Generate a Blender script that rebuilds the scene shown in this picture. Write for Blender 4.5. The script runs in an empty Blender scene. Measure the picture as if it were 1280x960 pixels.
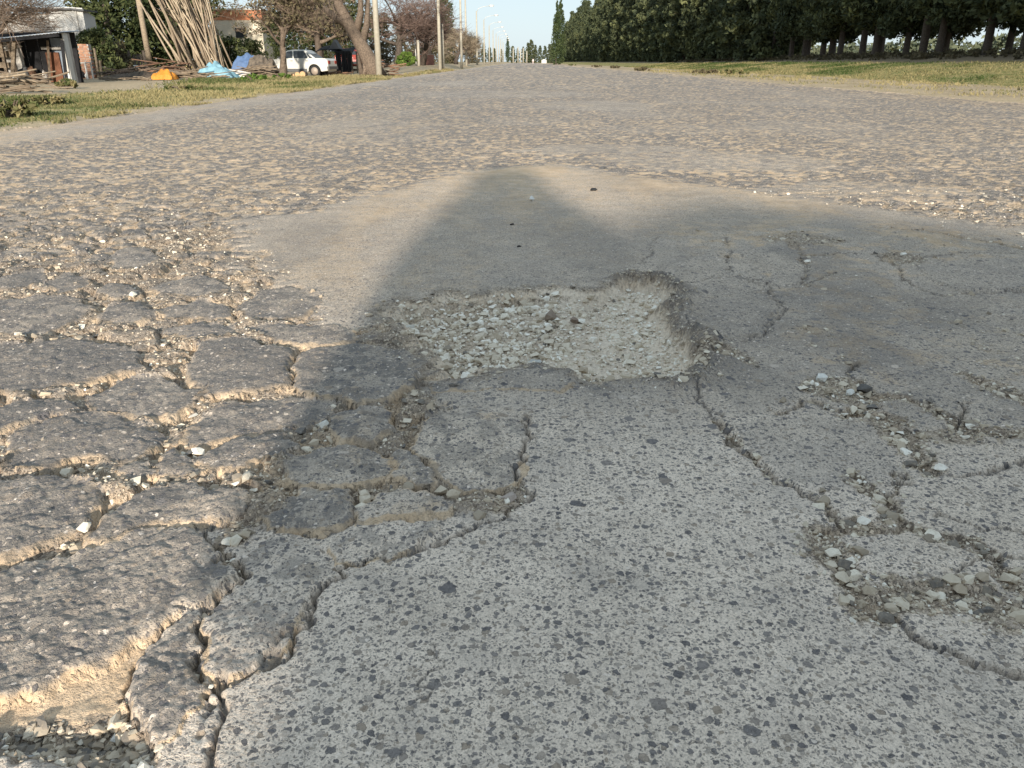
import bpy, bmesh, math, random
import numpy as np
from mathutils import Vector, Matrix

C = bpy.context.scene.collection
SC = bpy.context.scene
rng = np.random.default_rng(7)
random.seed(7)
R = math.radians

# ------------------------------------------------------------------ camera, sky, sun, exposure
CAM_H = 0.75
PITCH = R(22.25)
YAW = R(0.54)
FPX = 985.0                      # focal length in pixels of a 1280 px wide frame
cam_d = bpy.data.cameras.new('camera')
cam = bpy.data.objects.new('camera', cam_d)
C.objects.link(cam)
cam.location = (0, 0, CAM_H)
cam.rotation_euler = (R(90) - PITCH, 0, YAW)
cam_d.sensor_width = 36
cam_d.lens = 36 * FPX / 1280
cam_d.clip_start = 0.02
cam_d.clip_end = 8000
SC.camera = cam

SUN_EL = R(15.0)
SUN_AZ = R(0.0)                  # direction the light travels, measured from +Y towards +X
world = bpy.data.worlds.new('World')
SC.world = world
world.use_nodes = True
wn = world.node_tree
bg = wn.nodes['Background']
sky = wn.nodes.new('ShaderNodeTexSky')
sky.sky_type = 'NISHITA'
sky.sun_disc = False
sky.sun_elevation = SUN_EL
sky.sun_rotation = R(180) + SUN_AZ
sky.air_density = 1.0
sky.dust_density = 0.6
sky.ozone_density = 1.0
veil = wn.nodes.new('ShaderNodeMix')          # bright thin haze over the whole sky
veil.data_type = 'RGBA'
veil.inputs[0].default_value = 0.90
wn.links.new(sky.outputs[0], veil.inputs[6])
veil.inputs[7].default_value = (2.18, 2.68, 3.1, 1)
wn.links.new(veil.outputs[2], bg.inputs[0])
bg.inputs[1].default_value = 0.12
sun_d = bpy.data.lights.new('sun', 'SUN')
sun_d.energy = 3.1
sun_d.angle = R(2.2)
sun_d.color = (1.0, 0.915, 0.79)
sun = bpy.data.objects.new('sun', sun_d)
C.objects.link(sun)
sun.location = (0, -30, 20)
ldir = Vector((math.sin(SUN_AZ) * math.cos(SUN_EL), math.cos(SUN_AZ) * math.cos(SUN_EL), -math.sin(SUN_EL)))
sun.rotation_euler = ldir.to_track_quat('-Z', 'Y').to_euler()
SC.view_settings.view_transform = 'Standard'
SC.view_settings.look = 'None'
SC.view_settings.gamma = 1.0
SC.view_settings.exposure = 1.25
SC.render.engine = 'CYCLES'
SC.cycles.max_bounces = 5
SC.cycles.diffuse_bounces = 3
SC.cycles.transparent_max_bounces = 4

# ------------------------------------------------------------------ helpers
_ct, _st = math.cos(PITCH), math.sin(PITCH)


def ray(x, y):
    """direction of the line of sight through a point of the photograph"""
    a = (x - 640.0) / FPX
    b = (480.0 - y) / FPX
    f = Vector((0, _ct, -_st)); u = Vector((0, _st, _ct)); r = Vector((1, 0, 0))
    d = f + a * r + b * u
    return Matrix.Rotation(YAW, 3, 'Z') @ d


def G(x, y, z=0.0):
    d = ray(x, y)
    t = (z - CAM_H) / d.z
    return Vector((d.x * t, d.y * t, z))


def D(x, y, Y):
    d = ray(x, y)
    t = Y / d.y
    return Vector((d.x * t, Y, CAM_H + d.z * t))


def W(pts):
    return np.array([(G(*p).x, G(*p).y) for p in pts])


def hsh(ix, iy, seed):
    h = (ix.astype(np.int64) * 374761393 + iy.astype(np.int64) * 668265263 + seed * 1442695041) & 0xFFFFFFFF
    h = ((h ^ (h >> 13)) * 1274126177) & 0xFFFFFFFF
    h = ((h ^ (h >> 16)) * 2246822519) & 0xFFFFFFFF
    h = h ^ (h >> 15)
    return h.astype(np.float64) / 4294967296.0


def vnoise(x, y, seed=0):
    ix = np.floor(x); iy = np.floor(y)
    fx = x - ix; fy = y - iy
    u = fx * fx * fx * (fx * (fx * 6 - 15) + 10); v = fy * fy * fy * (fy * (fy * 6 - 15) + 10)
    a = hsh(ix, iy, seed); b = hsh(ix + 1, iy, seed); c = hsh(ix, iy + 1, seed); d = hsh(ix + 1, iy + 1, seed)
    return ((a * (1 - u) + b * u) * (1 - v) + (c * (1 - u) + d * u) * v) * 2 - 1


def fbm(x, y, octv=3, seed=0):
    s = 0; a = 1.0; n = 0
    c, s_ = math.cos(0.6), math.sin(0.6)
    for o in range(octv):
        s = s + a * vnoise(x, y, seed + o * 17); n += a
        x, y = (c * x - s_ * y) * 2.03 + 11.3, (s_ * x + c * y) * 2.03 + 4.7
        a *= 0.5
    return s / n


def voro(x, y, seed=0):
    ix = np.floor(x); iy = np.floor(y)
    f1 = np.full(x.shape, 9.0); f2 = np.full(x.shape, 9.0); idc = np.zeros(x.shape)
    cx = np.zeros(x.shape); cy = np.zeros(x.shape)
    for dx in (-1, 0, 1):
        for dy in (-1, 0, 1):
            jx = ix + dx; jy = iy + dy
            px = jx + hsh(jx, jy, seed); py = jy + hsh(jx, jy, seed + 5)
            d = np.hypot(px - x, py - y)
            m = d < f1
            f2 = np.where(m, f1, np.minimum(f2, d))
            idc = np.where(m, jx * 4096 + jy, idc)
            f1 = np.where(m, d, f1)
    return f1, f2, idc


def sst(a, b, x):
    t = np.clip((x - a) / (b - a), 0, 1)
    return t * t * (3 - 2 * t)


def sdf(X, Y, poly, pad=0.3):
    """signed distance to a polygon, negative inside; 9 outside its padded box"""
    out = np.full(X.shape, 9.0)
    lo = poly.min(0) - pad; hi = poly.max(0) + pad
    m = (X > lo[0]) & (X < hi[0]) & (Y > lo[1]) & (Y < hi[1])
    px = X[m]; py = Y[m]
    if px.size == 0:
        return out
    d = np.full(px.shape, 1e9); ins = np.zeros(px.shape, bool)
    n = len(poly)
    for i in range(n):
        ax, ay = poly[i]; bx, by = poly[(i + 1) % n]
        ex, ey = bx - ax, by - ay
        t = np.clip(((px - ax) * ex + (py - ay) * ey) / (ex * ex + ey * ey + 1e-12), 0, 1)
        d = np.minimum(d, np.hypot(px - ax - t * ex, py - ay - t * ey))
        c = ((ay > py) != (by > py)) & (px < (bx - ax) * (py - ay) / (by - ay + 1e-12) + ax)
        ins ^= c
    out[m] = np.where(ins, -d, d)
    return out


def dline(X, Y, pts, pad=0.15):
    out = np.full(X.shape, 9.0)
    lo = pts.min(0) - pad; hi = pts.max(0) + pad
    m = (X > lo[0]) & (X < hi[0]) & (Y > lo[1]) & (Y < hi[1])
    px = X[m]; py = Y[m]
    d = np.full(px.shape, 9.0)
    for i in range(len(pts) - 1):
        ax, ay = pts[i]; bx, by = pts[i + 1]
        ex, ey = bx - ax, by - ay
        t = np.clip(((px - ax) * ex + (py - ay) * ey) / (ex * ex + ey * ey + 1e-12), 0, 1)
        d = np.minimum(d, np.hypot(px - ax - t * ex, py - ay - t * ey))
    out[m] = d
    return out


def mesh_np(name, V, F, mat, attrs=None, smooth=False):
    """mesh from numpy arrays; F is an (n,3) or (n,4) index array"""
    V = np.asarray(V, np.float32); F = np.asarray(F, np.int32)
    me = bpy.data.meshes.new(name)
    k = F.shape[1]
    me.vertices.add(len(V)); me.loops.add(F.size); me.polygons.add(len(F))
    me.vertices.foreach_set('co', V.ravel())
    me.polygons.foreach_set('loop_start', np.arange(0, F.size, k, dtype=np.int32))
    me.loops.foreach_set('vertex_index', F.ravel())
    me.polygons.foreach_set('use_smooth', np.full(len(F), smooth))
    me.update(calc_edges=True)
    for an, (ty, val) in (attrs or {}).items():
        at = me.attributes.new(an, ty, 'POINT')
        at.data.foreach_set('value' if ty == 'FLOAT' else 'color', np.asarray(val, np.float32).ravel())
    if mat:
        me.materials.append(mat)
    return me


class MB:
    """collects simple shapes; build() links them as one mesh object"""
    def __init__(s):
        s.v = []; s.f = []; s.t = []

    def add(s, v, f, tint=0.5):
        o = len(s.v)
        s.v += [tuple(p) for p in v]
        s.f += [tuple(i + o for i in q) for q in f]
        s.t += [tint] * len(v)
        return s

    def box(s, c, d, rot=None, tint=0.5, jit=0.0):
        vs = []
        for sx, sy, sz in ((-1, -1, -1), (1, -1, -1), (1, 1, -1), (-1, 1, -1), (-1, -1, 1), (1, -1, 1), (1, 1, 1), (-1, 1, 1)):
            p = Vector((sx * d[0] / 2, sy * d[1] / 2, sz * d[2] / 2))
            if jit:
                p += Vector((random.uniform(-jit, jit), random.uniform(-jit, jit), random.uniform(-jit, jit)))
            if rot is not None:
                p = rot @ p
            vs.append(p + Vector(c))
        return s.add(vs, [(0, 3, 2, 1), (4, 5, 6, 7), (0, 1, 5, 4), (1, 2, 6, 5), (2, 3, 7, 6), (3, 0, 4, 7)], tint)

    def tube(s, pts, rad, n=6, tint=0.5, cap=True):
        pts = [Vector(p) for p in pts]
        if not hasattr(rad, '__len__'):
            rad = [rad] * len(pts)
        vs = []
        for i, p in enumerate(pts):
            d = (pts[min(i + 1, len(pts) - 1)] - pts[max(i - 1, 0)])
            if d.length < 1e-9:
                d = Vector((0, 0, 1))
            d.normalize()
            a = d.orthogonal().normalized() if abs(d.z) > 0.99 else d.cross(Vector((0, 0, 1))).normalized()
            b = d.cross(a)
            for k in range(n):
                t = 2 * math.pi * k / n
                vs.append(p + rad[i] * (math.cos(t) * a + math.sin(t) * b))
        fs = []
        for i in range(len(pts) - 1):
            for k in range(n):
                k2 = (k + 1) % n
                fs.append((i * n + k, i * n + k2, (i + 1) * n + k2, (i + 1) * n + k))
        if cap:
            fs.append(tuple(range(n - 1, -1, -1)))
            fs.append(tuple((len(pts) - 1) * n + k for k in range(n)))
        return s.add(vs, fs, tint)

    def beam(s, a, b, w, h, tint=0.5):
        a = Vector(a); b = Vector(b); d = b - a
        q = d.to_track_quat('X', 'Z').to_matrix()
        return s.box((a + b) / 2, (d.length, w, h), q, tint)

    def mesh(s, name, mat, smooth=False):
        me = bpy.data.meshes.new(name)
        me.from_pydata([tuple(p) for p in s.v], [], s.f)
        if smooth:
            for p in me.polygons:
                p.use_smooth = True
        at = me.attributes.new('tint', 'FLOAT', 'POINT')
        at.data.foreach_set('value', np.array(s.t, np.float32))
        for m in (mat if isinstance(mat, (list, tuple)) else [mat]):
            me.materials.append(m)
        me.update()
        return me

    def build(s, name, mat, parent=None, smooth=False, loc=(0, 0, 0)):
        return link(name, s.mesh(name, mat, smooth), parent, loc)


def link(name, me, parent=None, loc=(0, 0, 0)):
    o = bpy.data.objects.new(name, me)
    C.objects.link(o)
    o.location = loc
    if parent is not None:
        o.parent = parent
    return o


def tag(o, label=None, cat=None, group=None, kind=None):
    if label: o['label'] = label
    if cat: o['category'] = cat
    if group: o['group'] = group
    if kind: o['kind'] = kind
    return o


def thing(name, label, cat, loc=(0, 0, 0), rz=0.0, group=None):
    o = bpy.data.objects.new(name, None)
    C.objects.link(o)
    o.empty_display_size = 0.2
    o.location = loc
    o.rotation_euler = (0, 0, rz)
    return tag(o, label, cat, group)


def dup(root, loc, rz=0.0, label=None, group=None, scale=None):
    r = root.copy(); C.objects.link(r)
    r.location = loc; r.rotation_euler = (0, 0, rz)
    if scale: r.scale = scale
    if label: r['label'] = label
    if group: r['group'] = group
    for ch in list(root.children):
        c = ch.copy(); C.objects.link(c); c.parent = r
        for g in list(ch.children):
            d = g.copy(); C.objects.link(d); d.parent = c
    return r


# ------------------------------------------------------------------ materials
def newmat(name):
    m = bpy.data.materials.new(name)
    m.use_nodes = True
    nt = m.node_tree
    return m, nt, nt.nodes['Principled BSDF']


def nd(nt, ty, **kw):
    n = nt.nodes.new(ty)
    for k, v in kw.items():
        if k.startswith('i_'):
            key = k[2:]
            n.inputs[int(key) if key.isdigit() else key].default_value = v
        else:
            setattr(n, k, v)
    return n


def mixc(nt, fac, a, b, blend='MIX'):
    n = nt.nodes.new('ShaderNodeMix'); n.data_type = 'RGBA'; n.blend_type = blend
    for sock, val in ((n.inputs[0], fac), (n.inputs[6], a), (n.inputs[7], b)):
        if hasattr(val, 'is_linked') or hasattr(val, 'links'):
            nt.links.new(val, sock)
        elif isinstance(val, (tuple, list)):
            sock.default_value = (*val[:3], 1)
        else:
            sock.default_value = val
    return n.outputs[2]


def mth(nt, op, a, b=None, c=None, clamp=False):
    n = nt.nodes.new('ShaderNodeMath'); n.operation = op; n.use_clamp = clamp
    for i, val in enumerate((a, b, c)):
        if val is None: continue
        if hasattr(val, 'links'):
            nt.links.new(val, n.inputs[i])
        else:
            n.inputs[i].default_value = val
    return n.outputs[0]


def maprange(nt, v, a, b, c=0.0, d=1.0, smooth=True):
    n = nt.nodes.new('ShaderNodeMapRange'); n.clamp = True
    if smooth: n.interpolation_type = 'SMOOTHSTEP'
    nt.links.new(v, n.inputs[0])
    for i, x in enumerate((a, b, c, d)):
        if hasattr(x, 'links'): nt.links.new(x, n.inputs[1 + i])
        else: n.inputs[1 + i].default_value = x
    return n.outputs[0]


def noise(nt, vec, scale, detail=2.0, rough=0.5, dim='3D'):
    n = nd(nt, 'ShaderNodeTexNoise', noise_dimensions=dim)
    n.inputs['Scale'].default_value = scale; n.inputs['Detail'].default_value = detail; n.inputs['Roughness'].default_value = rough
    nt.links.new(vec, n.inputs['Vector'])
    return n


def mat_tint(name, a, b, rough=0.85, nscale=0.0, ncol=None, namt=0.4, bump=0.0, spec=0.2, trans=0.0, objrand=0.0):
    """colour between a and b by the 'tint' attribute, with grain"""
    m, nt, p = newmat(name)
    at = nd(nt, 'ShaderNodeAttribute', attribute_name='tint')
    col = mixc(nt, at.outputs['Fac'], a, b)
    tc = nd(nt, 'ShaderNodeTexCoord')
    if objrand:
        oi = nd(nt, 'ShaderNodeObjectInfo')
        col = mixc(nt, mth(nt, 'MULTIPLY', oi.outputs['Random'], objrand), col, tuple(x * 1.9 for x in a))
    if nscale:
        n = noise(nt, tc.outputs['Object'], nscale, 4.0, 0.6)
        f = maprange(nt, n.outputs['Fac'], 0.35, 0.68)
        col = mixc(nt, mth(nt, 'MULTIPLY', f, namt), col, ncol or tuple(x * 0.4 for x in a))
        if bump:
            b_ = nd(nt, 'ShaderNodeBump'); b_.inputs['Strength'].default_value = bump; b_.inputs['Distance'].default_value = 0.02
            nt.links.new(n.outputs['Fac'], b_.inputs['Height']); nt.links.new(b_.outputs[0], p.inputs['Normal'])
    nt.links.new(col, p.inputs['Base Color'])
    p.inputs['Roughness'].default_value = rough
    p.inputs['Specular IOR Level'].default_value = spec
    if trans:
        p.inputs['Subsurface Weight'].default_value = 0
        ts = nd(nt, 'ShaderNodeBsdfTranslucent'); nt.links.new(col, ts.inputs[0])
        mx = nd(nt, 'ShaderNodeMixShader'); mx.inputs[0].default_value = trans
        nt.links.new(p.outputs[0], mx.inputs[1]); nt.links.new(ts.outputs[0], mx.inputs[2])
        nt.links.new(mx.outputs[0], nt.nodes['Material Output'].inputs[0])
    return m


# ------------------------------------------------------------------ road material: worn asphalt and concrete with exposed aggregate
def make_road_material():
    m, nt, p = newmat('worn_asphalt')
    geo = nd(nt, 'ShaderNodeNewGeometry')
    pos = geo.outputs['Position']
    at = nd(nt, 'ShaderNodeAttribute', attribute_name='wear')
    sep = nd(nt, 'ShaderNodeSeparateColor'); nt.links.new(at.outputs['Color'], sep.inputs[0])
    dust, dark, pale = sep.outputs[0], sep.outputs[1], sep.outputs[2]
    fine = at.outputs['Alpha']
    # irregular stone outlines
    nz = noise(nt, pos, 85.0, 3.0, 0.6)
    v = nd(nt, 'ShaderNodeVectorMath', operation='SUBTRACT'); nt.links.new(nz.outputs['Color'], v.inputs[0]); v.inputs[1].default_value = (.5, .5, .5)
    v2 = nd(nt, 'ShaderNodeVectorMath', operation='SCALE'); nt.links.new(v.outputs[0], v2.inputs[0]); v2.inputs[3].default_value = 0.014
    v3 = nd(nt, 'ShaderNodeVectorMath', operation='ADD'); nt.links.new(pos, v3.inputs[0]); nt.links.new(v2.outputs[0], v3.inputs[1])
    wp = v3.outputs[0]

    def stones(scale, keep, rad, soft=0.05):
        vo = nd(nt, 'ShaderNodeTexVoronoi', voronoi_dimensions='2D'); vo.inputs['Scale'].default_value = scale
        nt.links.new(wp, vo.inputs['Vector'])
        sc = nd(nt, 'ShaderNodeSeparateColor'); nt.links.new(vo.outputs['Color'], sc.inputs[0])
        thr = maprange(nt, sc.outputs[0], 1 - keep, 1.0, 0.0, rad, smooth=False)
        mask = maprange(nt, mth(nt, 'SUBTRACT', thr, vo.outputs['Distance']), 0.0, soft)
        return mask, sc
    m1, c1 = stones(28.0, 0.13, 0.40)
    m2, c2 = stones(68.0, 0.68, 0.43)
    m3, c3 = stones(125.0, 0.72, 0.50, 0.12)
    m4, c4 = stones(250.0, 0.8, 0.60, 0.18)

    def stonecol(c):
        r = nd(nt, 'ShaderNodeValToRGB'); cr = r.color_ramp
        cr.elements[0].position = 0.0; cr.elements[0].color = (.085, .09, .102, 1)
        cr.elements[1].position = 1.0; cr.elements[1].color = (.52, .49, .44, 1)
        for pos_, cc in ((.3, (.135, .14, .15)), (.55, (.19, .19, .19)), (.72, (.25, .225, .19)), (.88, (.33, .32, .30))):
            e = cr.elements.new(pos_); e.color = (*cc, 1)
        nt.links.new(c.outputs[1], r.inputs[0])
        return r.outputs[0]
    nm = noise(nt, pos, 9.0, 5.0, 0.65)
    nf = noise(nt, pos, 300.0, 3.0, 0.75)
    nl = noise(nt, pos, 1.6, 4.0, 0.6)
    mort = mixc(nt, maprange(nt, nm.outputs['Fac'], .3, .72), (.42, .385, .325), (.56, .52, .44))
    mort = mixc(nt, maprange(nt, nf.outputs['Fac'], .38, .60), mixc(nt, .75, mort, (.20, .19, .17)), mort)
    mort = mixc(nt, mth(nt, 'MULTIPLY', maprange(nt, nl.outputs['Fac'], .35, .7), .35), mort, (.31, .30, .285))
    conc = nd(nt, 'ShaderNodeAttribute', attribute_name='concrete').outputs['Fac']
    mort = mixc(nt, conc, mort, mixc(nt, maprange(nt, nf.outputs['Fac'], .36, .58), (.42, .40, .36), mixc(nt, maprange(nt, nm.outputs['Fac'], .3, .7), (.57, .54, .485), (.66, .625, .56))))
    n5 = noise(nt, pos, 5.5, 6.0, 0.7)
    mort = mixc(nt, mth(nt, 'MULTIPLY', maprange(nt, n5.outputs['Fac'], .47, .72), .5), mort, (.25, .25, .245))
    tan = mixc(nt, maprange(nt, nm.outputs['Fac'], .3, .7), (.43, .345, .235), (.53, .45, .335))
    # dust lies in the mortar first, thinly on the stones
    nd_ = noise(nt, pos, 28.0, 4.0, 0.65)
    dn = mth(nt, 'ADD', dust, mth(nt, 'MULTIPLY', mth(nt, 'SUBTRACT', nd_.outputs['Fac'], 0.5), 0.9))
    dmask = mth(nt, 'MULTIPLY', maprange(nt, dn, 0.18, 0.85), maprange(nt, dust, 0.0, 0.1))
    base = mixc(nt, mth(nt, 'MULTIPLY', dmask, 0.9), mort, tan)
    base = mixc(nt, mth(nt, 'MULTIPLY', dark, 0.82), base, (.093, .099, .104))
    base = mixc(nt, mth(nt, 'MULTIPLY', pale, 0.9), base, mixc(nt, nd_.outputs['Fac'], (.50, .47, .40), (.68, .665, .60)))
    keepst = mth(nt, 'SUBTRACT', 1.0, mth(nt, 'MULTIPLY', maprange(nt, dn, .42, .95), .8))
    keepst = mth(nt, 'MULTIPLY', keepst, mth(nt, 'SUBTRACT', 1.0, mth(nt, 'MULTIPLY', pale, 0.85)))
    coarse = mth(nt, 'MULTIPLY', keepst, mth(nt, 'SUBTRACT', 1.0, mth(nt, 'MULTIPLY', fine, 0.6)))
    base = mixc(nt, mth(nt, 'MULTIPLY', mth(nt, 'MULTIPLY', m4, keepst), .78), base, stonecol(c4))
    base = mixc(nt, mth(nt, 'MULTIPLY', mth(nt, 'MULTIPLY', m3, keepst), .85), base, stonecol(c3))
    base = mixc(nt, mth(nt, 'MULTIPLY', mth(nt, 'MULTIPLY', m2, coarse), .9), base, stonecol(c2))
    base = mixc(nt, mth(nt, 'MULTIPLY', mth(nt, 'MULTIPLY', m1, coarse), .92), base, stonecol(c1))
    # sparse pale chips
    mw, cw = stones(85.0, 0.07, 0.30, 0.05)
    base = mixc(nt, mth(nt, 'MULTIPLY', mth(nt, 'MULTIPLY', mw, keepst), .85), base, (.62, .60, .56))
    # grit: small bits of broken stone bedded in the soil of the gaps
    grit = nd(nt, 'ShaderNodeAttribute', attribute_name='grit').outputs['Fac']
    g1, gc1 = stones(95.0, 0.95, 0.62, 0.12)
    g2, gc2 = stones(190.0, 0.95, 0.62, 0.15)

    def gritcol(c):
        r = nd(nt, 'ShaderNodeValToRGB'); cr = r.color_ramp
        cr.elements[0].position = 0.0; cr.elements[0].color = (.09, .08, .07, 1)
        cr.elements[1].position = 1.0; cr.elements[1].color = (.62, .56, .46, 1)
        for pos_, cc in ((.3, (.23, .20, .165)), (.6, (.37, .33, .27)), (.85, (.48, .44, .37))):
            e = cr.elements.new(pos_); e.color = (*cc, 1)
        nt.links.new(c.outputs[1], r.inputs[0])
        return r.outputs[0]
    gm_ = maprange(nt, mth(nt, 'ADD', grit, mth(nt, 'MULTIPLY', mth(nt, 'SUBTRACT', nd_.outputs['Fac'], .5), .8)), .15, .55)
    gb = mixc(nt, mth(nt, 'MULTIPLY', g2, .85), mixc(nt, .45, base, (.23, .195, .15)), gritcol(gc2))
    gb = mixc(nt, mth(nt, 'MULTIPLY', g1, .85), gb, gritcol(gc1))
    base = mixc(nt, gm_, base, gb)
    base = mixc(nt, 1.0, base, (1.41, 1.245, 1.125), 'MULTIPLY')
    nt.links.new(base, p.inputs['Base Color'])
    p.inputs['Roughness'].default_value = 0.88
    p.inputs['Specular IOR Level'].default_value = 0.25
    # fine relief: stones stand proud, grain
    h = mth(nt, 'ADD', mth(nt, 'MULTIPLY', m2, .55), mth(nt, 'MULTIPLY', m3, .4))
    h = mth(nt, 'ADD', h, mth(nt, 'MULTIPLY', m1, .6))
    h = mth(nt, 'ADD', h, mth(nt, 'MULTIPLY', m4, .3))
    h = mth(nt, 'ADD', h, mth(nt, 'MULTIPLY', nf.outputs['Fac'], .8))
    ng = noise(nt, pos, 140.0, 3.0, 0.65)
    h = mth(nt, 'ADD', h, mth(nt, 'MULTIPLY', ng.outputs['Fac'], 1.2))
    h = mth(nt, 'ADD', h, mth(nt, 'MULTIPLY', mth(nt, 'MULTIPLY', mth(nt, 'ADD', g1, g2), gm_), 1.4))
    b_ = nd(nt, 'ShaderNodeBump'); b_.inputs['Strength'].default_value = 1.0; b_.inputs['Distance'].default_value = 0.003
    nt.links.new(h, b_.inputs['Height']); nt.links.new(b_.outputs[0], p.inputs['Normal'])
    return m


def make_verge_material():
    m, nt, p = newmat('verge_soil')
    geo = nd(nt, 'ShaderNodeNewGeometry'); pos = geo.outputs['Position']
    at = nd(nt, 'ShaderNodeAttribute', attribute_name='wear')
    sep = nd(nt, 'ShaderNodeSeparateColor'); nt.links.new(at.outputs['Color'], sep.inputs[0])
    n1 = noise(nt, pos, 3.0, 6.0, 0.7)
    n2 = noise(nt, pos, 30.0, 4.0, 0.7)
    n3 = noise(nt, pos, 9.0, 6.0, 0.75)
    sand = mixc(nt, maprange(nt, n3.outputs['Fac'], .35, .65), mixc(nt, n2.outputs['Fac'], (.24, .18, .11), (.5, .39, .25)), mixc(nt, n2.outputs['Fac'], (.46, .35, .22), (.64, .52, .36)))
    soil = mixc(nt, n2.outputs['Fac'], (.20, .155, .10), (.33, .26, .175))
    straw = mixc(nt, n2.outputs['Fac'], (.30, .235, .10), (.46, .37, .18))
    green = mixc(nt, n2.outputs['Fac'], (.085, .115, .03), (.20, .23, .07))
    col = mixc(nt, sep.outputs[1], sand, straw)                       # green channel: grass cover
    gm = mth(nt, 'MULTIPLY', sep.outputs[1], maprange(nt, n1.outputs['Fac'], .40, .62))
    col = mixc(nt, gm, col, green)
    col = mixc(nt, sep.outputs[2], col, soil)                          # blue channel: bare dark soil and needle litter
    nt.links.new(col, p.inputs['Base Color'])
    p.inputs['Roughness'].default_value = 0.95
    p.inputs['Specular IOR Level'].default_value = 0.1
    b_ = nd(nt, 'ShaderNodeBump'); b_.inputs['Strength'].default_value = 0.6; b_.inputs['Distance'].default_value = 0.03
    nt.links.new(n2.outputs['Fac'], b_.inputs['Height']); nt.links.new(b_.outputs[0], p.inputs['Normal'])
    return m


M_ROAD = make_road_material()
M_VERGE = make_verge_material()

# ------------------------------------------------------------------ the ground: one height field, dense near the viewer
XL, XR = -6.0, 9.6
dy = []
y = 0.42
while y < 2600:
    dy.append(y)
    if y < 0.8: s = 0.0026
    elif y < 8: s = 0.0038 * y
    elif y < 25: s = 0.0055 * y
    elif y < 100: s = 0.012 * y
    else: s = 0.05 * y
    y += s
rows = np.array(dy)
s_in = np.arange(-0.74, 0.7401, 0.0023)
s_out = np.concatenate([np.arange(.747, 1.6, .008), np.geomspace(1.62, 4.0, 26)])
cols = np.concatenate([-s_out[::-1], s_in, s_out])
GY, GS = np.meshgrid(rows, cols, indexing='ij')
GX = GS * (GY + 0.25)
NR, NC = GX.shape


def left_rise(X, Y):
    return 0.42 * sst(45, 75, Y) * sst(-6.2, -8.0, -(-X)) if False else 0.42 * sst(45, 75, Y) * sst(6.2, 8.2, -X)


def right_bank(X, Y):
    return np.clip((X - 16.5) / 9.5, 0, 1.0) * (1.12 - 0.25 * sst(60, 140, Y))


def terrain(X, Y):
    X = np.asarray(X, float); Y = np.asarray(Y, float)
    return left_rise(X, Y) + right_bank(X, Y)


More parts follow.
